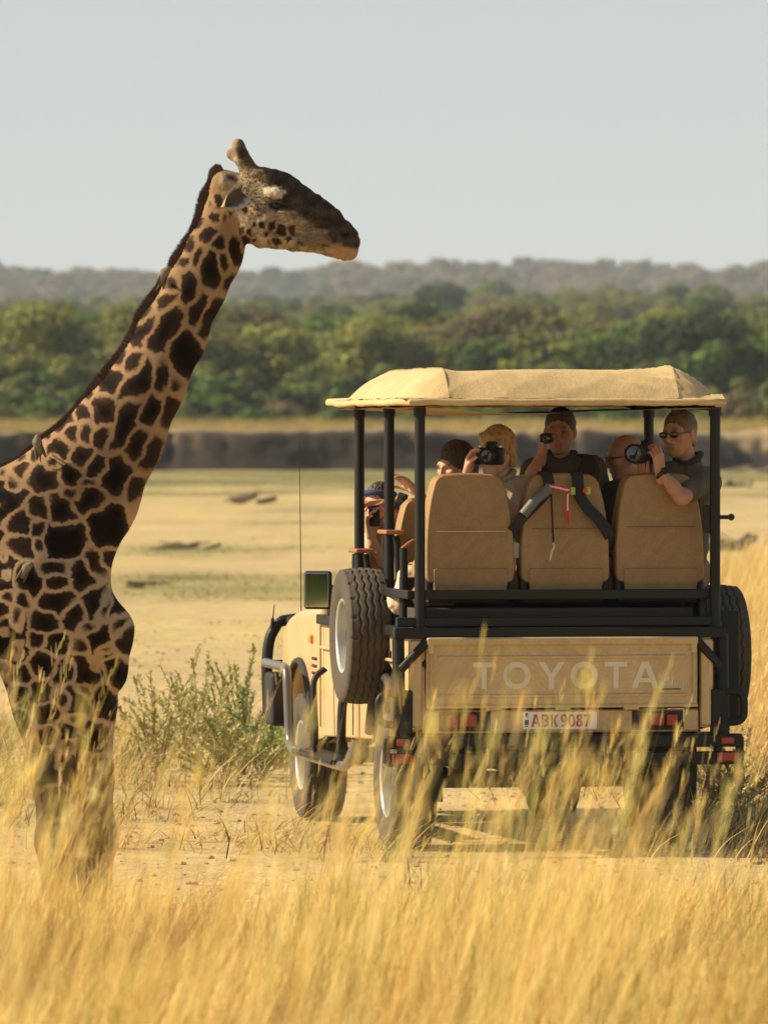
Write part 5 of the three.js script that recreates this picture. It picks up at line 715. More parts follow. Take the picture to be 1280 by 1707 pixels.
{ // fair-haired woman, rear row left
  const j = J(39.42), W = person('fair-haired woman in dark sunglasses and beige top, aiming a camera over the seat back', {
    woman: true, skin: FAIR, yaw: -0.42, pitch: 0.06, roll: 0.05, S: 1.08, hair: [0.36, 0.22, 0.09], style: 'bob', glasses: 'dark', shirt: cloth(0.46, 0.37, 0.26), sleeve: 0.62, collar: cloth(0.32, 0.26, 0.18),
    j: { C: j(829, 753), N: j(838, 801, -0.02), SL: j(878, 812, -0.1), SR: j(800, 812, 0.02), EL: j(850, 858, 0.12), ER: j(764, 828, 0.12), WL: j(817, 800, 0.16), WR: j(779, 789, 0.18), H: j(850, 955, -0.05) },
    hl: { dir: V(-0.12, 0.95, 0.1), nrm: V(-0.5, 0.3, -0.7), side: -1, curl: [0.25, 0.6, 0.7, 0.8] }, hr: { dir: V(0.2, 0.95, 0.06), nrm: V(0.8, 0, 0.5), side: -1, curl: [0.55, 0.75, 0.8, 0.85], thumb: 0.7 } });
  dslr('black camera with a round lens at the face of the fair-haired woman', j(809, 760, 0.3), V(-0.3, -0.02, 1), 0.1, 0.044);
}
{ // standing man with the camcorder, middle row
  const j = J(40.2); person('man standing under the canopy in dark vest and scarf, filming with a small camcorder', {
    skin: TAN, yaw: -0.16, pitch: 0.05, S: 1.1, hair: [0.075, 0.05, 0.03], style: 'short', stubble: true, shirt: cloth(0.085, 0.07, 0.04), sleeve: 0.8, vest: cloth(0.04, 0.024, 0.016), collar: cloth(0.045, 0.05, 0.055), collarName: 'scarf', stand: true,
    j: { C: j(933, 721), N: j(937, 768), SL: j(990, 781, -0.02), SR: j(888, 783, 0.02), EL: j(1008, 852, 0.05), ER: j(880, 806, 0.22), WL: j(975, 872, 0.15), WR: j(903, 755, 0.2), H: j(945, 912) },
    hl: { dir: V(-0.5, -0.7, 0.3), nrm: V(-0.3, 0, -1), side: -1, curl: 0.35 }, hr: { dir: V(0.1, 0.97, 0.15), nrm: V(0.85, 0.1, -0.25), side: 1, curl: [0.75, 0.8, 0.85, 0.9], thumb: 0.6 } });
  const c = thing('camcorder', 'small black camcorder at the eye of the standing man', 'camcorder', j(911, 731, 0.27)); c.quaternion.copy(aim(V(-0.16, -0.04, 1)));
  part('camcorder_body', join([box(0.052, 0.062, 0.13, 0, 0, -0.065, 0.018, 4), disc(0.031, 0.05, 0, 0, -0.012, 'z', 28), box(0.02, 0.05, 0.09, -0.036, 0, -0.07, 0.008)]), PLASTIC, c); part('lens_glass', ball(0.024, 0, 0, 0.012, 1, 1, 0.25, 20), GLASS, c);
}
{ // bald man, middle row right
  const j = J(40.3); person('bald man with thin dark glasses and black jacket, seen in profile between the seats', {
    skin: [0.46, 0.25, 0.15], yaw: -1.32, pitch: 0.1, S: 1.1, hair: [0.16, 0.12, 0.09], style: 'rim', glasses: 'clear', shirt: cloth(0.022, 0.021, 0.022), sleeve: 1.9, collar: cloth(0.02, 0.02, 0.02),
    j: { C: j(1041, 764), N: j(1046, 812), SL: j(1022, 822, 0.16), SR: j(1062, 826, -0.2), EL: j(1028, 876, 0.2), ER: j(1080, 890, -0.2), WL: j(1000, 905, 0.12), WR: j(1040, 905, -0.2), H: j(1050, 945) },
    hl: { dir: V(-0.8, -0.4, 0), nrm: V(0, -0.8, -0.3), side: 1, curl: 0.4 }, hr: { dir: V(-0.8, -0.4, 0), nrm: V(0, -0.8, 0.3), side: -1, curl: 0.4 } });
}
{ // man with sunglasses and the long lens, rear row right
  const j = J(39.56); const m = person('man in dark sunglasses resting an elbow over the right seat back, holding a long-lens camera', {
    skin: TAN, yaw: -0.62, pitch: 0.06, roll: 0.04, S: 1.1, hair: [0.11, 0.07, 0.04], grey: [0.26, 0.22, 0.17], style: 'short', glasses: 'dark', shirt: cloth(0.105, 0.085, 0.062), sleeve: 0.66, collar: cloth(0.035, 0.033, 0.03),
    j: { C: j(1131, 725), N: j(1150, 772, -0.03), SL: j(1178, 800, 0.12), SR: j(1118, 792, 0.0), EL: j(1136, 830, 0.37), ER: j(1096, 852, 0.05), WL: j(1099, 785, 0.33), WR: j(1079, 813, 0.2), H: j(1132, 955, -0.1) },
    hl: { dir: V(-0.12, 0.95, 0.05), nrm: V(-0.6, 0.05, -0.7), side: -1, curl: [0.55, 0.7, 0.75, 0.8], thumb: 0.5 }, hr: { dir: V(-0.25, 0.75, 0.35), nrm: V(0.25, 0.75, -0.45), side: -1, curl: [0.3, 0.35, 0.4, 0.45] } });
  part('wristwatch', (() => { const W = j(1103, 790, 0.335).sub(m.t.position), d = j(1136, 830, 0.37).sub(j(1099, 785, 0.33)).normalize(), g = new THREE.TorusGeometry(0.033, 0.011, 10, 28), b = disc(0.02, 0.012, 0, 0.036, 0, 'y', 20), a = join([g, b]); a.applyQuaternion(new THREE.Quaternion().setFromUnitVectors(V(0, 0, 1), d)); a.translate(W.x, W.y, W.z); return a; })(), mat(0.015, 0.015, 0.016, 0.35), m.t);
  dslr('black camera with a large long lens held by the man with the watch', j(1055, 756, 0.4), V(-0.36, 0.02, 0.93), 0.2, 0.057, -0.05);
}
{ // dark-haired woman, middle row left
  const j = J(40.25); person('dark-haired woman in profile behind the left seat, one hand raised between the roof posts', {
    woman: true, skin: FAIR, yaw: -0.82, pitch: 0.2, S: 1.08, hair: [0.05, 0.03, 0.018], style: 'wavy', shirt: cloth(0.12, 0.11, 0.07), sleeve: 0.55,
    j: { C: j(757, 779), N: j(766, 826), SL: j(742, 838, 0.14), SR: j(752, 842, -0.2), EL: j(713, 846, 0.2), ER: j(704, 880, -0.15), WL: j(692, 818, 0.2), WR: j(682, 858, -0.02), H: j(765, 950) },
    hl: { dir: V(-0.7, 0.66, 0.1), nrm: V(-0.5, -0.6, 0.4), side: -1, curl: [0.2, 0.25, 0.35, 0.4] }, hr: { dir: V(-0.85, 0.45, 0.1), nrm: V(0.1, 0.5, 0.8), side: 1, curl: [0.4, 0.5, 0.6, 0.7] } });
  const c = thing('compact_camera', 'small black compact camera held out between the two left roof posts', 'camera', j(669, 836, 0.06)); c.quaternion.copy(aim(V(-0.45, 0, 0.9), -0.28));
  part('camera_body', box(0.062, 0.1, 0.026, 0, 0, 0, 0.008, 3), PLASTIC, c); part('lens', disc(0.02, 0.02, 0, 0.01, 0.02, 'z', 22), PLASTIC, c); part('wrist_strap', tube([[0.02, -0.05, 0], [0.03, -0.1, 0.01], [0.01, -0.13, 0]], 0.003, 12, 6), PLASTIC, c);
}
{ // front row, phone
  const j = J(41.2); person('person with a blue headband at the front left, photographing with an upright black phone', {
    woman: true, skin: FAIR, yaw: -0.5, pitch: 0.05, S: 1.06, hair: [0.045, 0.03, 0.02], style: 'short', band: cloth(0.03, 0.055, 0.17), shirt: cloth(0.55, 0.47, 0.33), sleeve: 0.5,
    j: { C: j(631, 843), N: j(645, 888, -0.05), SL: j(668, 904, -0.05), SR: j(618, 908, 0), EL: j(668, 872, 0.12), ER: j(637, 938, 0.16), WL: j(650, 838, 0.16), WR: j(619, 893, 0.2), H: j(662, 1010) },
    hl: { dir: V(-0.95, 0.02, 0.15), nrm: V(-0.1, -0.9, 0.2), side: 1, curl: [0.25, 0.3, 0.35, 0.4] }, hr: { dir: V(-0.05, 0.97, 0.1), nrm: V(0.6, 0.1, 0.75), side: 1, curl: [0.45, 0.5, 0.55, 0.6], thumb: 0.5 } });
  const p = thing('phone', 'upright black phone held up by the person with the blue headband', 'phone', j(624, 860, 0.24)); p.quaternion.copy(aim(V(-0.4, 0, 0.9), 0.06));
  part('phone_case', box(0.07, 0.125, 0.011, 0, 0, 0, 0.005, 3), PLASTIC, p); part('lens', disc(0.006, 0.004, 0.02, 0.045, 0.007, 'z', 14), GLASS, p);
}
// ---- things lying or hanging in the truck
{
  const at = (x, y, z) => toWorld(x, y, z), Y = (t) => { t.rotation.y = YAW; return t; };
  const strapMat = mat(0.014, 0.013, 0.013, 0.85), red = mat(0.5, 0.04, 0.03, 0.6), cream = mat(0.62, 0.56, 0.45, 0.7), lime = mat(0.3, 0.5, 0.05, 0.6), grey = mat(0.11, 0.11, 0.105, 0.55);
  const h = Y(thing('camera_harness', 'black padded camera harness with red and white cord slung over the middle seat', 'harness', at(0.052, 1.565, -0.2)));
  const ribbon = (pts, w, th) => { const c = new THREE.CatmullRomCurve3(pts.map((p) => V(...p)), false, 'catmullrom', 0.4), n = 40, pos = [], idx = []; for (let i = 0; i <= n; i++) { const p = c.getPoint(i / n), t = c.getTangent(i / n), s = new THREE.Vector3().crossVectors(t, V(0, 0.25, 1)).normalize(), u = new THREE.Vector3().crossVectors(s, t).normalize(); for (const [a, b] of [[-1, -1], [1, -1], [1, 1], [-1, 1]]) { const q = p.clone().addScaledVector(s, a * w / 2).addScaledVector(u, b * th / 2); pos.push(q.x, q.y, q.z); } } for (let i = 0; i < n; i++) for (let k = 0; k < 4; k++) { const a = i * 4 + k, b = i * 4 + (k + 1) % 4; idx.push(a, b, a + 4, b, b + 4, a + 4); } idx.push(0, 2, 1, 0, 3, 2, n * 4, n * 4 + 1, n * 4 + 2, n * 4, n * 4 + 2, n * 4 + 3); const g = new THREE.BufferGeometry(); g.setAttribute('position', new THREE.Float32BufferAttribute(pos, 3)); g.setIndex(idx); const q = g.toNonIndexed(); q.computeVertexNormals(); return q; };
  part('strap', ribbon([[-0.11, 0.5, -0.12], [-0.11, 0.612, -0.06], [-0.105, 0.6, 0.055], [-0.1, 0.54, 0.07], [-0.14, 0.48, 0.09], [-0.26, 0.36, 0.09], [-0.33, 0.25, 0.02]], 0.062, 0.012), strapMat, h);
  part('strap', ribbon([[0.065, 0.5, -0.12], [0.07, 0.612, -0.06], [0.07, 0.6, 0.055], [0.075, 0.5, 0.075], [0.12, 0.42, 0.09], [0.19, 0.35, 0.09], [0.25, 0.27, 0.06], [0.29, 0.18, -0.02]], 0.065, 0.012), strapMat, h);
  part('padded_sleeve', tube([[-0.1, 0.53, 0.1], [-0.18, 0.47, 0.115], [-0.255, 0.38, 0.11]], 0.03, 20, 12), grey, h);
  part('cord', ribbon([[-0.125, 0.545, 0.1], [-0.06, 0.535, 0.105], [0.01, 0.518, 0.105], [0.02, 0.515, 0.1]], 0.028, 0.006), red, h); part('cord_stripe', ribbon([[-0.125, 0.545, 0.1055], [-0.06, 0.535, 0.1105], [0.01, 0.518, 0.1105]], 0.009, 0.006), cream, h);
  part('hanging_cord', tube([[0.01, 0.51, 0.11], [-0.005, 0.46, 0.112], [-0.01, 0.38, 0.11], [0.004, 0.33, 0.108], [0.012, 0.33, 0.11], [0.008, 0.42, 0.114], [0.002, 0.5, 0.112]], 0.0075, 50, 8), red, h); part('hanging_cord_stripe', tube([[0.001, 0.5, 0.121], [-0.001, 0.44, 0.122], [0.0, 0.4, 0.121]], 0.005, 16, 6), cream, h);
  part('buckle', [box(0.03, 0.045, 0.02, 0.035, 0.515, 0.09, 0.006), box(0.03, 0.045, 0.02, 0.125, 0.518, 0.09, 0.006)], lime, h); part('buckle', box(0.03, 0.03, 0.022, 0.108, 0.518, 0.092, 0.006), red, h);
  part('cord', tube([[-0.092, 0.5, 0.1], [-0.09, 0.42, 0.11], [-0.085, 0.3, 0.113], [-0.082, 0.22, 0.112]], 0.006, 30, 7), strapMat, h); part('clip', tube([[-0.082, 0.22, 0.112], [-0.075, 0.2, 0.115], [-0.09, 0.17, 0.115], [-0.1, 0.12, 0.112]], 0.006, 20, 7), SILVER, h);
  const pk = Y(thing('paper_packet', 'small crumpled white packet between the left and the middle seat', 'packet', at(-0.226, 1.74, -0.22)));
  part('packet', (() => { const g = new THREE.BoxGeometry(0.045, 0.085, 0.03, 5, 8, 4), p = g.attributes.position; for (let i = 0; i < p.count; i++) { const x = p.getX(i), y = p.getY(i), z = p.getZ(i); p.setXYZ(i, x + 0.008 * noise(x * 60, y * 60, z * 60), y + 0.006 * noise(y * 50, x * 50, 3), z + 0.008 * noise(z * 60, x * 60, y * 60)); } g.computeVertexNormals(); return g; })(), mat(0.62, 0.58, 0.55, 0.7), pk);
  const bag = (name, label, cat, x, y, z, w, hh, d, m, strap) => { const t = Y(thing(name, label, cat, at(x, y, z))), f = new Field(0.04); f.cap(V(0, 0.25 * hh, 0), V(0, 0.6 * hh, 0), w * 0.5, w * 0.36, d / w); f.cap(V(-w * 0.3, 0.2 * hh, 0), V(w * 0.3, 0.2 * hh, 0), w * 0.3, w * 0.3, d / w); part('bag', metricUV(nets((a, b, c) => Math.max(f.at(a, b, c) + 0.012 * noise(a * 14, b * 14, c * 14) + 0.006 * noise(a * 35, b * 35, c * 35), -b), f.lo.clone().subScalar(0.04), f.hi.clone().addScalar(0.04), 0.01, 1.8), 0.4), m, t); part('strap', tube([[-w * 0.25, hh * 0.75, 0.02], [-w * 0.3, hh * 1.05, 0.03], [0, hh * 1.2, 0.02], [w * 0.28, hh * 1.0, 0.03], [w * 0.25, hh * 0.7, 0.02]], 0.012, 30, 8), strap, t); return t; };
  const brown = mat(0.27, 0.115, 0.045, 0.5);
  bag('cloth_bag', 'cream cloth bag with brown straps standing inside the left frame rail', 'bag', -0.72, 1.36, -0.75, 0.26, 0.36, 0.22, cloth(0.62, 0.52, 0.37), brown);
  bag('leather_bag', 'brown leather bag behind the left rear roof post', 'bag', -0.66, 1.42, -0.42, 0.22, 0.26, 0.2, brown, brown);
  bag('leather_pouch', 'brown leather pouch on the platform between the middle and right seats', 'pouch', 0.33, 1.5, -0.3, 0.1, 0.15, 0.1, brown, brown);
}

// ------------------------------------------------------------------ grass, shrubs, stones, driftwood
const grassMat = new THREE.MeshPhysicalMaterial({ color: col(1, 1, 1), vertexColors: true, roughness: 0.8, transmission: 0.45, thickness: 0, specularIntensity: 0.35 });
const WIND = 0.34;
function bladeInto(pos, c, o) {   // a curved ribbon from x,z leaning along a, with h its length
  const { x, z, a, h, lean, bend, w, tone, n = 5, y0 = 0 } = o; const dx = Math.cos(a), dz = Math.sin(a), sx = -dz, sz = dx; let px = x, py = y0, pz = z, th = lean, L = [];
  for (let i = 0; i <= n; i++) { const t = i / n, ww = w * (t < 0.15 ? 0.7 + 2 * t : 1 - Math.pow((t - 0.15) / 0.85, 1.6)) + 0.0004; L.push([px + sx * ww, py, pz + sz * ww, px - sx * ww, py + 0.15 * ww, pz - sz * ww, t]); th += bend / n * (0.4 + 1.2 * t); px += Math.sin(th) * dx * h / n; pz += Math.sin(th) * dz * h / n; py += Math.cos(th) * h / n; }
  for (let i = 0; i < n; i++) { const A = L[i], B = L[i + 1], q = [[A, 0], [A, 3], [B, 0], [B, 0], [A, 3], [B, 3]]; for (const [v, k] of q) { pos.push(v[k], v[k + 1], v[k + 2]); const s = tone * lerp(0.8, 1.1, v[6]); c.push(s, s, s); } }
  return L[n];
}
function finish(pos, c) { const g = new THREE.BufferGeometry(); g.setAttribute('position', new THREE.Float32BufferAttribute(pos, 3)); g.setAttribute('color', new THREE.Float32BufferAttribute(c, 3)); g.computeVertexNormals(); return g; }
function tuftGeo(seed, n, h, spread, curl = 1) { const r = rand(seed), pos = [], c = []; for (let i = 0; i < n; i++) { const a = r() * 6.283, q = spread * Math.sqrt(r()); bladeInto(pos, c, { x: Math.cos(a) * q, z: Math.sin(a) * q, a: r() < 0.4 ? (r() - 0.5) * 1.6 : r() * 6.283, h: h * lerp(0.5, 1.1, r()), lean: 0.03 + 0.3 * r() * r(), bend: curl * (r() < 0.12 ? lerp(1.2, 2.6, r()) : lerp(0.05, 0.9, r() * r())), w: lerp(0.0022, 0.0046, r()), tone: lerp(0.72, 1.18, r()) }); } return finish(pos, c); }
function stalkGeo(seed, panicle) {     // one tall flowering stalk, one metre long, leaning downwind
  const r = rand(seed), pos = [], c = [], lean = lerp(0.14, 0.42, r()), bend = lerp(0.1, 0.5, r()); for (const a of [0, 1.57]) bladeInto(pos, c, { x: 0, z: 0, a, h: a ? 0 : 1, lean, bend, w: 0.0017, tone: 1, n: 8 });
  let px = 0, py = 0, th = lean; const path = []; for (let i = 0; i <= 40; i++) { path.push([px, py, th]); th += bend / 40 * (0.4 + 1.2 * i / 40); px += Math.sin(th) / 40; py += Math.cos(th) / 40; }
  for (let k = 0; k < 3; k++) { const p = path[Math.floor(lerp(6, 24, r()))]; bladeInto(pos, c, { x: p[0], z: 0, y0: p[1], a: (r() - 0.5) * 1.6, h: lerp(0.2, 0.4, r()), lean: 0.2 + 0.35 * r(), bend: 0.5 * r(), w: 0.0013, tone: 0.95 }); }
  if (panicle) for (let k = 0; k < 11; k++) { const p = path[Math.floor(lerp(panicle === 2 ? 27 : 32, 40, r()))]; bladeInto(pos, c, { x: p[0], z: 0, y0: p[1], a: (r() - 0.5) * 3.4, h: lerp(0.025, 0.07, r()), lean: p[2] + (r() - 0.45) * 0.5, bend: 0.4 * r(), w: 0.0014, tone: lerp(0.9, 1.25, r()), n: 3 }); }
  return finish(pos, c);
}
const TUFT = [tuftGeo(1, 20, 1, 0.1), tuftGeo(2, 17, 1, 0.14, 1.4), tuftGeo(3, 24, 1, 0.12, 0.8)], STALK = [stalkGeo(4, 1), stalkGeo(5, 2), stalkGeo(6, 1), stalkGeo(7, 0), stalkGeo(8, 2)], MAT = [tuftGeo(9, 26, 1, 0.5, 1.8), tuftGeo(10, 30, 1, 0.6, 2)];
const GOLD = [[0.8, 0.58, 0.2], [0.84, 0.66, 0.28], [0.76, 0.52, 0.15], [0.66, 0.43, 0.14], [0.82, 0.64, 0.23], [0.6, 0.5, 0.14]];
function scatter(name, label, kinds, list) {   // list of [x, D, height, tint, width, turn]
  const by = kinds.map(() => []), r = rand(list.length + 17), M = new THREE.Matrix4(), q = new THREE.Quaternion(); list.forEach((e) => by[Math.floor(r() * kinds.length)].push(e));
  by.forEach((l, k) => { if (!l.length) return; const im = new THREE.InstancedMesh(kinds[k], grassMat, l.length); l.forEach(([x, D, h, tint, w = h, turn], i) => { q.setFromAxisAngle(V(0, 1, 0), turn ?? (r() - 0.5) * 1.1); M.compose(V(x, groundH(x, D) - 0.015, -D), q, V(w, h, w)); im.setMatrixAt(i, M); im.setColorAt(i, col(...tint)); }); im.name = numbered(name); im.userData = { kind: 'stuff', label: label + ['', ', in looser clumps', ', in denser clumps', ', bare stems', ', heavy heads'][k], category: 'grass' }; shadows(im); scene.add(im); });
}
{
  const r = rand(2024), tint = (green = 0.06, k = 1) => { const t = r() < green ? [0.27, 0.29, 0.075] : GOLD[Math.floor(r() * GOLD.length)], s = lerp(0.82, 1.07, r()) * k; return t.map((v) => Math.min(0.9, v * s)); };
  const X = (px, D) => (px - 640) * D / F;
  // the near meadow
  const near = [];
  for (let i = 0; i < 9500; i++) {
    const D = lerp(11, 33.5, Math.pow(r(), 0.72)), half = 0.058 * D + 1.1, x = (r() * 2 - 1) * half, n = noise(x * 0.9, D * 0.35, 4), fade = 1 - smoothstep(D + 2.0 * n, 27.5, 33.5); if (r() > fade) continue;
    near.push([x, D, lerp(0.34, 0.78, r()) * lerp(0.75, 1.3, n + 0.5) * lerp(1, 0.7, smoothstep(D, 24, 33)), (() => { const g = noise(x * 1.1, D * 0.35, 9), t = tint(0.06 + 0.5 * Math.max(0, g)), b = smoothstep(noise(x * 1.3, D * 0.5, 21) + 0.25 * (r() - 0.5), 0.08, 0.4); return t.map((v, i) => lerp(v, [0.5, 0.29, 0.1][i], b * 0.75)); })(), lerp(0.8, 1.2, r())]);
  }
  scatter('dry_grass', 'dense golden dry grass filling the foreground', TUFT, near);
  // tall stalks rising in front of the truck and the giraffe
  const tall = [], clump = (p0, p1, d0, d1, n, y0, y1, green = 0.04) => { for (let i = 0; i < n * 0.62; i++) { const D = r() < 0.36 ? lerp(12, 20, r()) : lerp(d0, d1, r()), x = X(lerp(p0, p1, r()), D), yt = lerp(y0, y1, Math.pow(r(), 0.7)); const h = EYE - (yt - HORIZON) * D / F - groundH(x, D); tall.push([x - 0.3 * h, D, h * 1.06, tint(green, 1.2), h * lerp(0.55, 0.85, r()), (r() - 0.5) * 0.9]); } };
  clump(-60, 240, 19, 31, 150, 1000, 1380); clump(-60, 260, 22, 33, 170, 1190, 1440); clump(-80, 120, 19, 28, 60, 985, 1200); clump(200, 520, 18, 31, 75, 1150, 1420); clump(430, 560, 20, 30, 26, 1060, 1300); clump(560, 720, 20, 30, 58, 1070, 1350); clump(700, 880, 20, 30, 62, 1075, 1380); clump(850, 1110, 19, 30, 150, 1040, 1360); clump(1000, 1180, 19, 30, 60, 1030, 1340); clump(1120, 1340, 19, 31, 85, 1120, 1420); clump(560, 1200, 24, 33, 90, 1250, 1430); clump(-60, 560, 24, 33, 70, 1200, 1430); clump(1130, 1150, 30, 31, 3, 1080, 1150, 1);
  for (let i = 0; i < 300; i++) { const D = lerp(13, 31, r()), side = r() < 0.5 ? -1 : 1, x = side * (0.056 * D + 0.3 + 2.5 * r()); tall.push([x, D, lerp(1.0, 1.6, r()), tint(0.05), 1]); }
  scatter('tall_grass_stalks', 'tall golden seeding grass stalks leaning in the wind before the truck and giraffe', STALK, tall);
  // grassy rise to the right behind the truck
  const rise = [];
  for (let i = 0; i < 5200; i++) { const D = lerp(47, 96, r()), x = lerp(2.2, 0.058 * D + 4, r()) + 0.02 * (D - 45); if (noise(x * 0.8, D * 0.2, 7) < -0.3) continue; const k = smoothstep(x - 0.02 * (D - 45), 2.0, 3.6); if (r() > k) continue; rise.push([x, D, lerp(0.42, 0.95, r()), tint(0.05, 0.98).map((v, i) => v * [0.98, 1, 1.2][i]), lerp(0.9, 1.7, r())]); }
  scatter('bank_grass', 'straw-coloured tall grass on the rise behind the right side of the truck', TUFT, rise);
  const riseStalk = []; for (let i = 0; i < 420; i++) { const D = lerp(46, 80, r()), x = lerp(2.9, 0.058 * D + 2, r()) + 0.02 * (D - 45); riseStalk.push([x, D, lerp(0.9, 1.55, r()), tint(0.02, 1.1), 1.5]); } scatter('bank_grass_stalks', 'pale seeding stalks standing on the grassy rise', STALK, riseStalk);
  // low dry weeds on the sand round the truck
  const low = []; for (let i = 0; i < 2600; i++) { const D = lerp(32, 56, r()), x = (r() * 2 - 1) * (0.06 * D + 2.2), tr = Math.abs(x - 1.01 - 0.171 * (39 - D)); if (D > 33.5 && D < 50 && tr < 0.95) continue; const left = x < -0.4 && D > 44 ? 1 : 0, right = x > 1.9 && D > 37.5 ? 1 : 0, m = noise(x * 0.9, D * 0.4, 2) + (left || right ? 0.35 : -0.12); if (m < 0.05) continue; low.push([x, D, lerp(0.08, 0.3, r()) * (left || right ? 1.5 : 1), r() < 0.3 ? [0.2, 0.12, 0.055] : tint(left ? 0.25 : 0.08, 0.95), lerp(0.7, 1.6, r())]); }
  scatter('low_weeds', 'low dry weeds and straw on the sand round the truck', [...TUFT.slice(0, 2), MAT[0]], low);
  // short green grass on the river bed
  const green = []; for (let i = 0; i < 60000 && green.length < 9000; i++) { const D = 90 + 440 * Math.pow(r(), 0.8), x = (r() * 2 - 1) * (0.066 * D + 1), g = greenAt(x, D); if (r() > g * 1.1 || g < 0.12) continue; const t = r() < 0.45 ? [0.36, 0.31, 0.1] : [0.22, 0.25, 0.06]; green.push([x, D, lerp(0.06, 0.17, r()) * (0.7 + 0.6 * g), t.map((v) => v * lerp(0.85, 1.2, r())), lerp(0.9, 1.8, r()) * (1 + D / 400)]); }
  scatter('short_grass', 'patches of short yellow-green grass on the river bed', MAT, green);
  const dryT = []; for (let i = 0; i < 2600; i++) { const D = 52 + 250 * Math.pow(r(), 1.2), x = (r() * 2 - 1) * (0.06 * D + 1); if (noise(x * 0.5, D * 0.06, 14) < 0.12) continue; const t = r() < 0.25 ? [0.16, 0.12, 0.06] : r() < 0.5 ? [0.3, 0.29, 0.09] : tint(0.05, 0.9); dryT.push([x, D, lerp(0.04, 0.16, r() * r()), t, lerp(0.5, 1.1, r())]); }
  scatter('sparse_tufts', 'sparse dry tufts and litter scattered over the open sand', MAT, dryT);
  // yellow grass along the lip of the far bank
  const lip = []; for (let i = 0; i < 5200; i++) { const D = lerp(541, 600, r()), x = (r() * 2 - 1) * 46; lip.push([x, D, 0, 0, 0]); }
  { const im = new THREE.InstancedMesh(MAT[0], grassMat, lip.length), M = new THREE.Matrix4(), q = new THREE.Quaternion(); lip.forEach(([x, D], i) => { q.setFromAxisAngle(V(0, 1, 0), r() * 6); const s = lerp(0.5, 1.4, r()); M.compose(V(x, farH(x, D) - 0.05, -D), q, V(s * 1.6, s * (0.5 + 0.5 * smoothstep(D, 541, 548)), s * 1.6)); im.setMatrixAt(i, M); const t = r() < 0.3 ? [0.2, 0.21, 0.06] : tint(0.03, 0.85); im.setColorAt(i, col(...t)); }); im.name = 'lip_grass'; im.userData = { kind: 'stuff', label: 'dry yellow grass along the top of the far river bank', category: 'grass' }; shadows(im); scene.add(im); }
  // clods and pebbles
  const peb = new THREE.IcosahedronGeometry(1, 1); { const p = peb.attributes.position; for (let i = 0; i < p.count; i++) { const x = p.getX(i), y = p.getY(i), z = p.getZ(i), k = 1 + 0.35 * noise(x * 1.5, y * 1.5, z * 1.5); p.setXYZ(i, x * k, y * k * 0.7, z * k); } peb.computeVertexNormals(); }
  const pm = new THREE.InstancedMesh(peb, mat(1, 1, 1, 0.95), 7000), M = new THREE.Matrix4(), q = new THREE.Quaternion(); for (let i = 0; i < 7000; i++) { const D = 30 + 60 * Math.pow(r(), 1.4), x = (r() * 2 - 1) * (0.058 * D + 1.5), s = 0.006 + 0.022 * Math.pow(r(), 4); q.setFromAxisAngle(V(0, 1, 0), r() * 6); M.compose(V(x, groundH(x, D) + s * 0.2, -D), q, V(s, s, s)); pm.setMatrixAt(i, M); const k = lerp(0.6, 1.05, r()); pm.setColorAt(i, col(0.48 * k, 0.34 * k, 0.18 * k)); }
  pm.name = 'loose_pebbles'; pm.userData = { kind: 'stuff', label: 'loose clods and pebbles scattered over the sand', category: 'pebbles' }; shadows(pm); scene.add(pm);
}
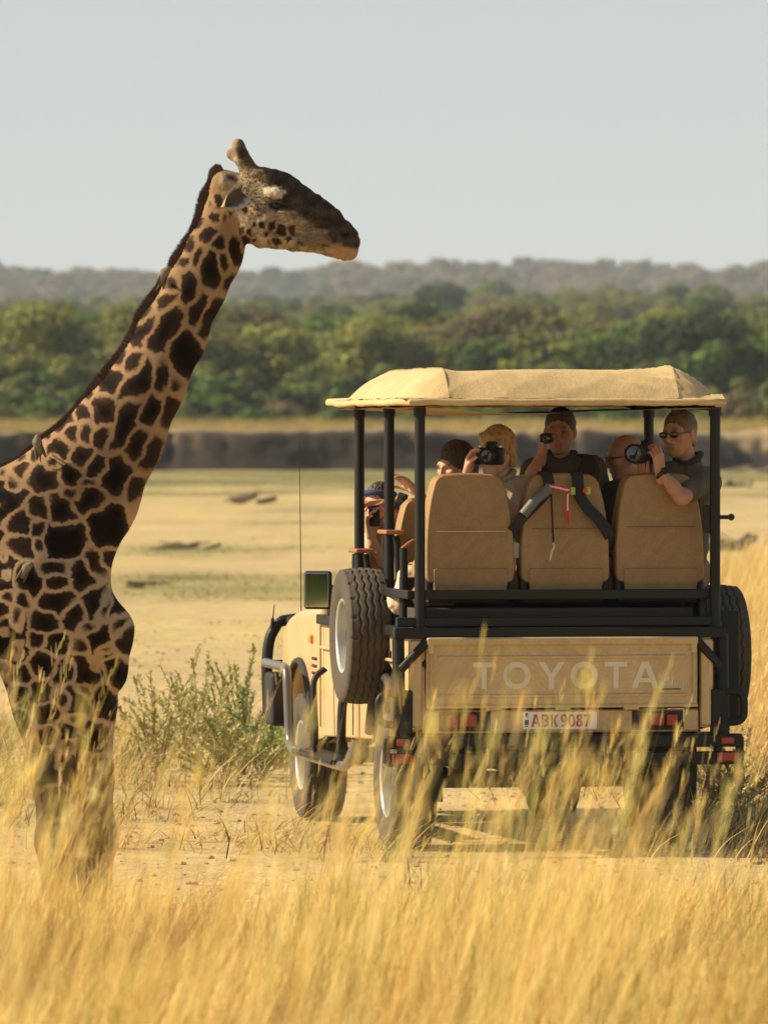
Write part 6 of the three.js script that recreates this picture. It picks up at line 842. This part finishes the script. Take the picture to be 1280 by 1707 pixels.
{ // leafy shrubs between the giraffe and the front of the truck
  const shrub = (label, px, py, D, H, W, seed, tint, n = 26) => {
    const r = rand(seed), p = P(px, py, D), t = thing('shrub', label, 'shrub', V(p.x, groundH(p.x, D) - 0.02, -D)), stems = [], pos = [], c = [];
    for (let i = 0; i < n; i++) {
      const a = r() * 6.283, out = 1.45 * W * lerp(0.1, 1, r()), h = 1.1 * H * lerp(0.35, 1.05, r()) * (1 - 0.2 * out / W), tip = V(Math.cos(a) * out, h, Math.sin(a) * out * 0.8), midp = V(tip.x * (0.2 + 0.5 * r()), h * lerp(0.5, 0.95, r()), tip.z * 0.3), cv = new THREE.QuadraticBezierCurve3(V(0.04 * (r() - 0.5), 0, 0.04 * (r() - 0.5)), midp, tip); stems.push(new THREE.TubeGeometry(cv, 8, 0.0035, 5));
      const leaves = 70; for (let k = 0; k < leaves; k++) { const u = lerp(0.3, 1, Math.pow(r(), 0.8)), q = cv.getPoint(u), tg = cv.getTangent(u), d = V(r() - 0.5, r() - 0.35, r() - 0.5).normalize().addScaledVector(tg, 0.7).normalize(), s = new THREE.Vector3().crossVectors(d, V(r() - 0.5, 1, r() - 0.5)).normalize(), L = lerp(0.022, 0.05, r()), w = L * 0.26, tone = lerp(0.7, 1.25, r()), A = q.clone().addScaledVector(d, L * 0.5).addScaledVector(s, w), B = q.clone().addScaledVector(d, L), Cc = q.clone().addScaledVector(d, L * 0.5).addScaledVector(s, -w); for (const v of [q, A, B, q, B, Cc]) { pos.push(v.x, v.y, v.z); c.push(tint[0] * tone * 2.6, tint[1] * tone * 2.5, tint[2] * tone * 2.2); } }
    }
    part('stems', join(stems), mat(0.4, 0.3, 0.17, 0.9), t).userData.kind = 'stuff'; const fo = part('foliage', finish(pos, c), new THREE.MeshPhysicalMaterial({ vertexColors: true, roughness: 0.85, transmission: 0.42 }), t); fo.userData.kind = 'stuff';
  };
  shrub('feathery grey-green shrub just left of the truck bull bar', 405, 1270, 48.5, 0.9, 0.3, 3, [0.15, 0.17, 0.065], 34);
  shrub('loose pale green shrub midway between the giraffe chest and the truck', 335, 1275, 48, 0.93, 0.34, 8, [0.21, 0.2, 0.085], 24);
  shrub('thin sprawling shrub beside the giraffe chest, its longest twig reaching left', 262, 1270, 47.5, 0.86, 0.33, 12, [0.2, 0.19, 0.08], 20);
  shrub('green shrub partly hidden behind the truck bull bar', 462, 1262, 50, 0.62, 0.3, 15, [0.13, 0.17, 0.05], 28);
  shrub('low olive shrub at the foot of the two taller ones', 372, 1285, 46.8, 0.5, 0.42, 21, [0.19, 0.18, 0.075], 30);
  shrub('wide pale feathery shrub behind the two taller shrubs', 305, 1262, 51, 0.78, 0.42, 41, [0.2, 0.2, 0.09], 30);
  shrub('small bright green shrub at the foot of the bull bar', 436, 1278, 47.6, 0.55, 0.32, 47, [0.15, 0.19, 0.06], 26);
  shrub('low dry shrub in the shade right of the rear bumper', 1230, 1375, 43.5, 0.55, 0.4, 25, [0.17, 0.15, 0.06], 22);
  shrub('dry twiggy shrub beside the right rear wheel', 1168, 1385, 42.5, 0.42, 0.3, 31, [0.17, 0.13, 0.06], 22);
}
{ // driftwood and dark humps on the river bed
  const drift = (name, label, cat, px, py, D, w, h, seed, tone) => { const r = rand(seed), p = P(px, py, D), t = thing(name, label, cat, V(p.x, groundH(p.x, D), -D)), f = new Field(0.12); for (let i = 0; i < 6; i++) { const x = (r() - 0.5) * w, l = w * (0.2 + 0.25 * r()); f.cap(V(x - l / 2, h * 0.2 * r(), (r() - 0.5) * 0.6), V(x + l / 2, h * (0.2 + 0.7 * r()), (r() - 0.5) * 0.6), h * 0.22, h * (0.08 + 0.2 * r())); } const g = nets((x, y, z) => f.at(x, y, z) + 0.08 * h * noise(x * 5, y * 7, z * 5), f.lo.clone().subScalar(0.1), f.hi.clone().addScalar(0.1), 0.05, 2); part('wood', g, mat(...tone, 0.95), t); part('branch', [0, 1, 2].map((i) => bar([(r() - 0.5) * w, 0.1, 0], [(r() - 0.5) * w * 1.3, h * lerp(0.6, 1.3, r()), (r() - 0.5)], 0.03, 0.012, 6)), mat(0.12, 0.09, 0.06, 0.95), t); };
  drift('driftwood', 'dark heap of driftwood on the pale sand in the middle distance', 'driftwood', 408, 842, 250, 1.7, 0.42, 4, [0.1, 0.075, 0.045]);
  drift('driftwood', 'low dark driftwood beside the giraffe chest, far out on the sand', 'driftwood', 310, 912, 152, 1.4, 0.2, 9, [0.13, 0.1, 0.05]);
  drift('driftwood', 'dark fallen log behind the right rear roof post', 'driftwood', 1222, 912, 150, 0.75, 0.42, 14, [0.06, 0.05, 0.04]);
  drift('driftwood', 'small dark log on the sand at the right edge', 'driftwood', 1232, 812, 345, 1.5, 0.35, 19, [0.09, 0.07, 0.05]);
  drift('driftwood', 'pale and dark driftwood at the far right below the bank', 'driftwood', 1250, 782, 500, 3.2, 0.6, 23, [0.16, 0.13, 0.09]);
  drift('driftwood', 'thin dark driftwood on the green strip left of the truck', 'driftwood', 250, 985, 110, 0.9, 0.1, 29, [0.12, 0.09, 0.05]);
  const t = thing('tree', 'green tree standing behind the viewer, seen only in the door mirror', 'tree', V(-31, -0.1, 10), 1); part('crown', PROTO[1].c, SPECIES.green, t); part('trunk', PROTO[1].t, barkMat, t);
}
renderer.render(scene, camera);
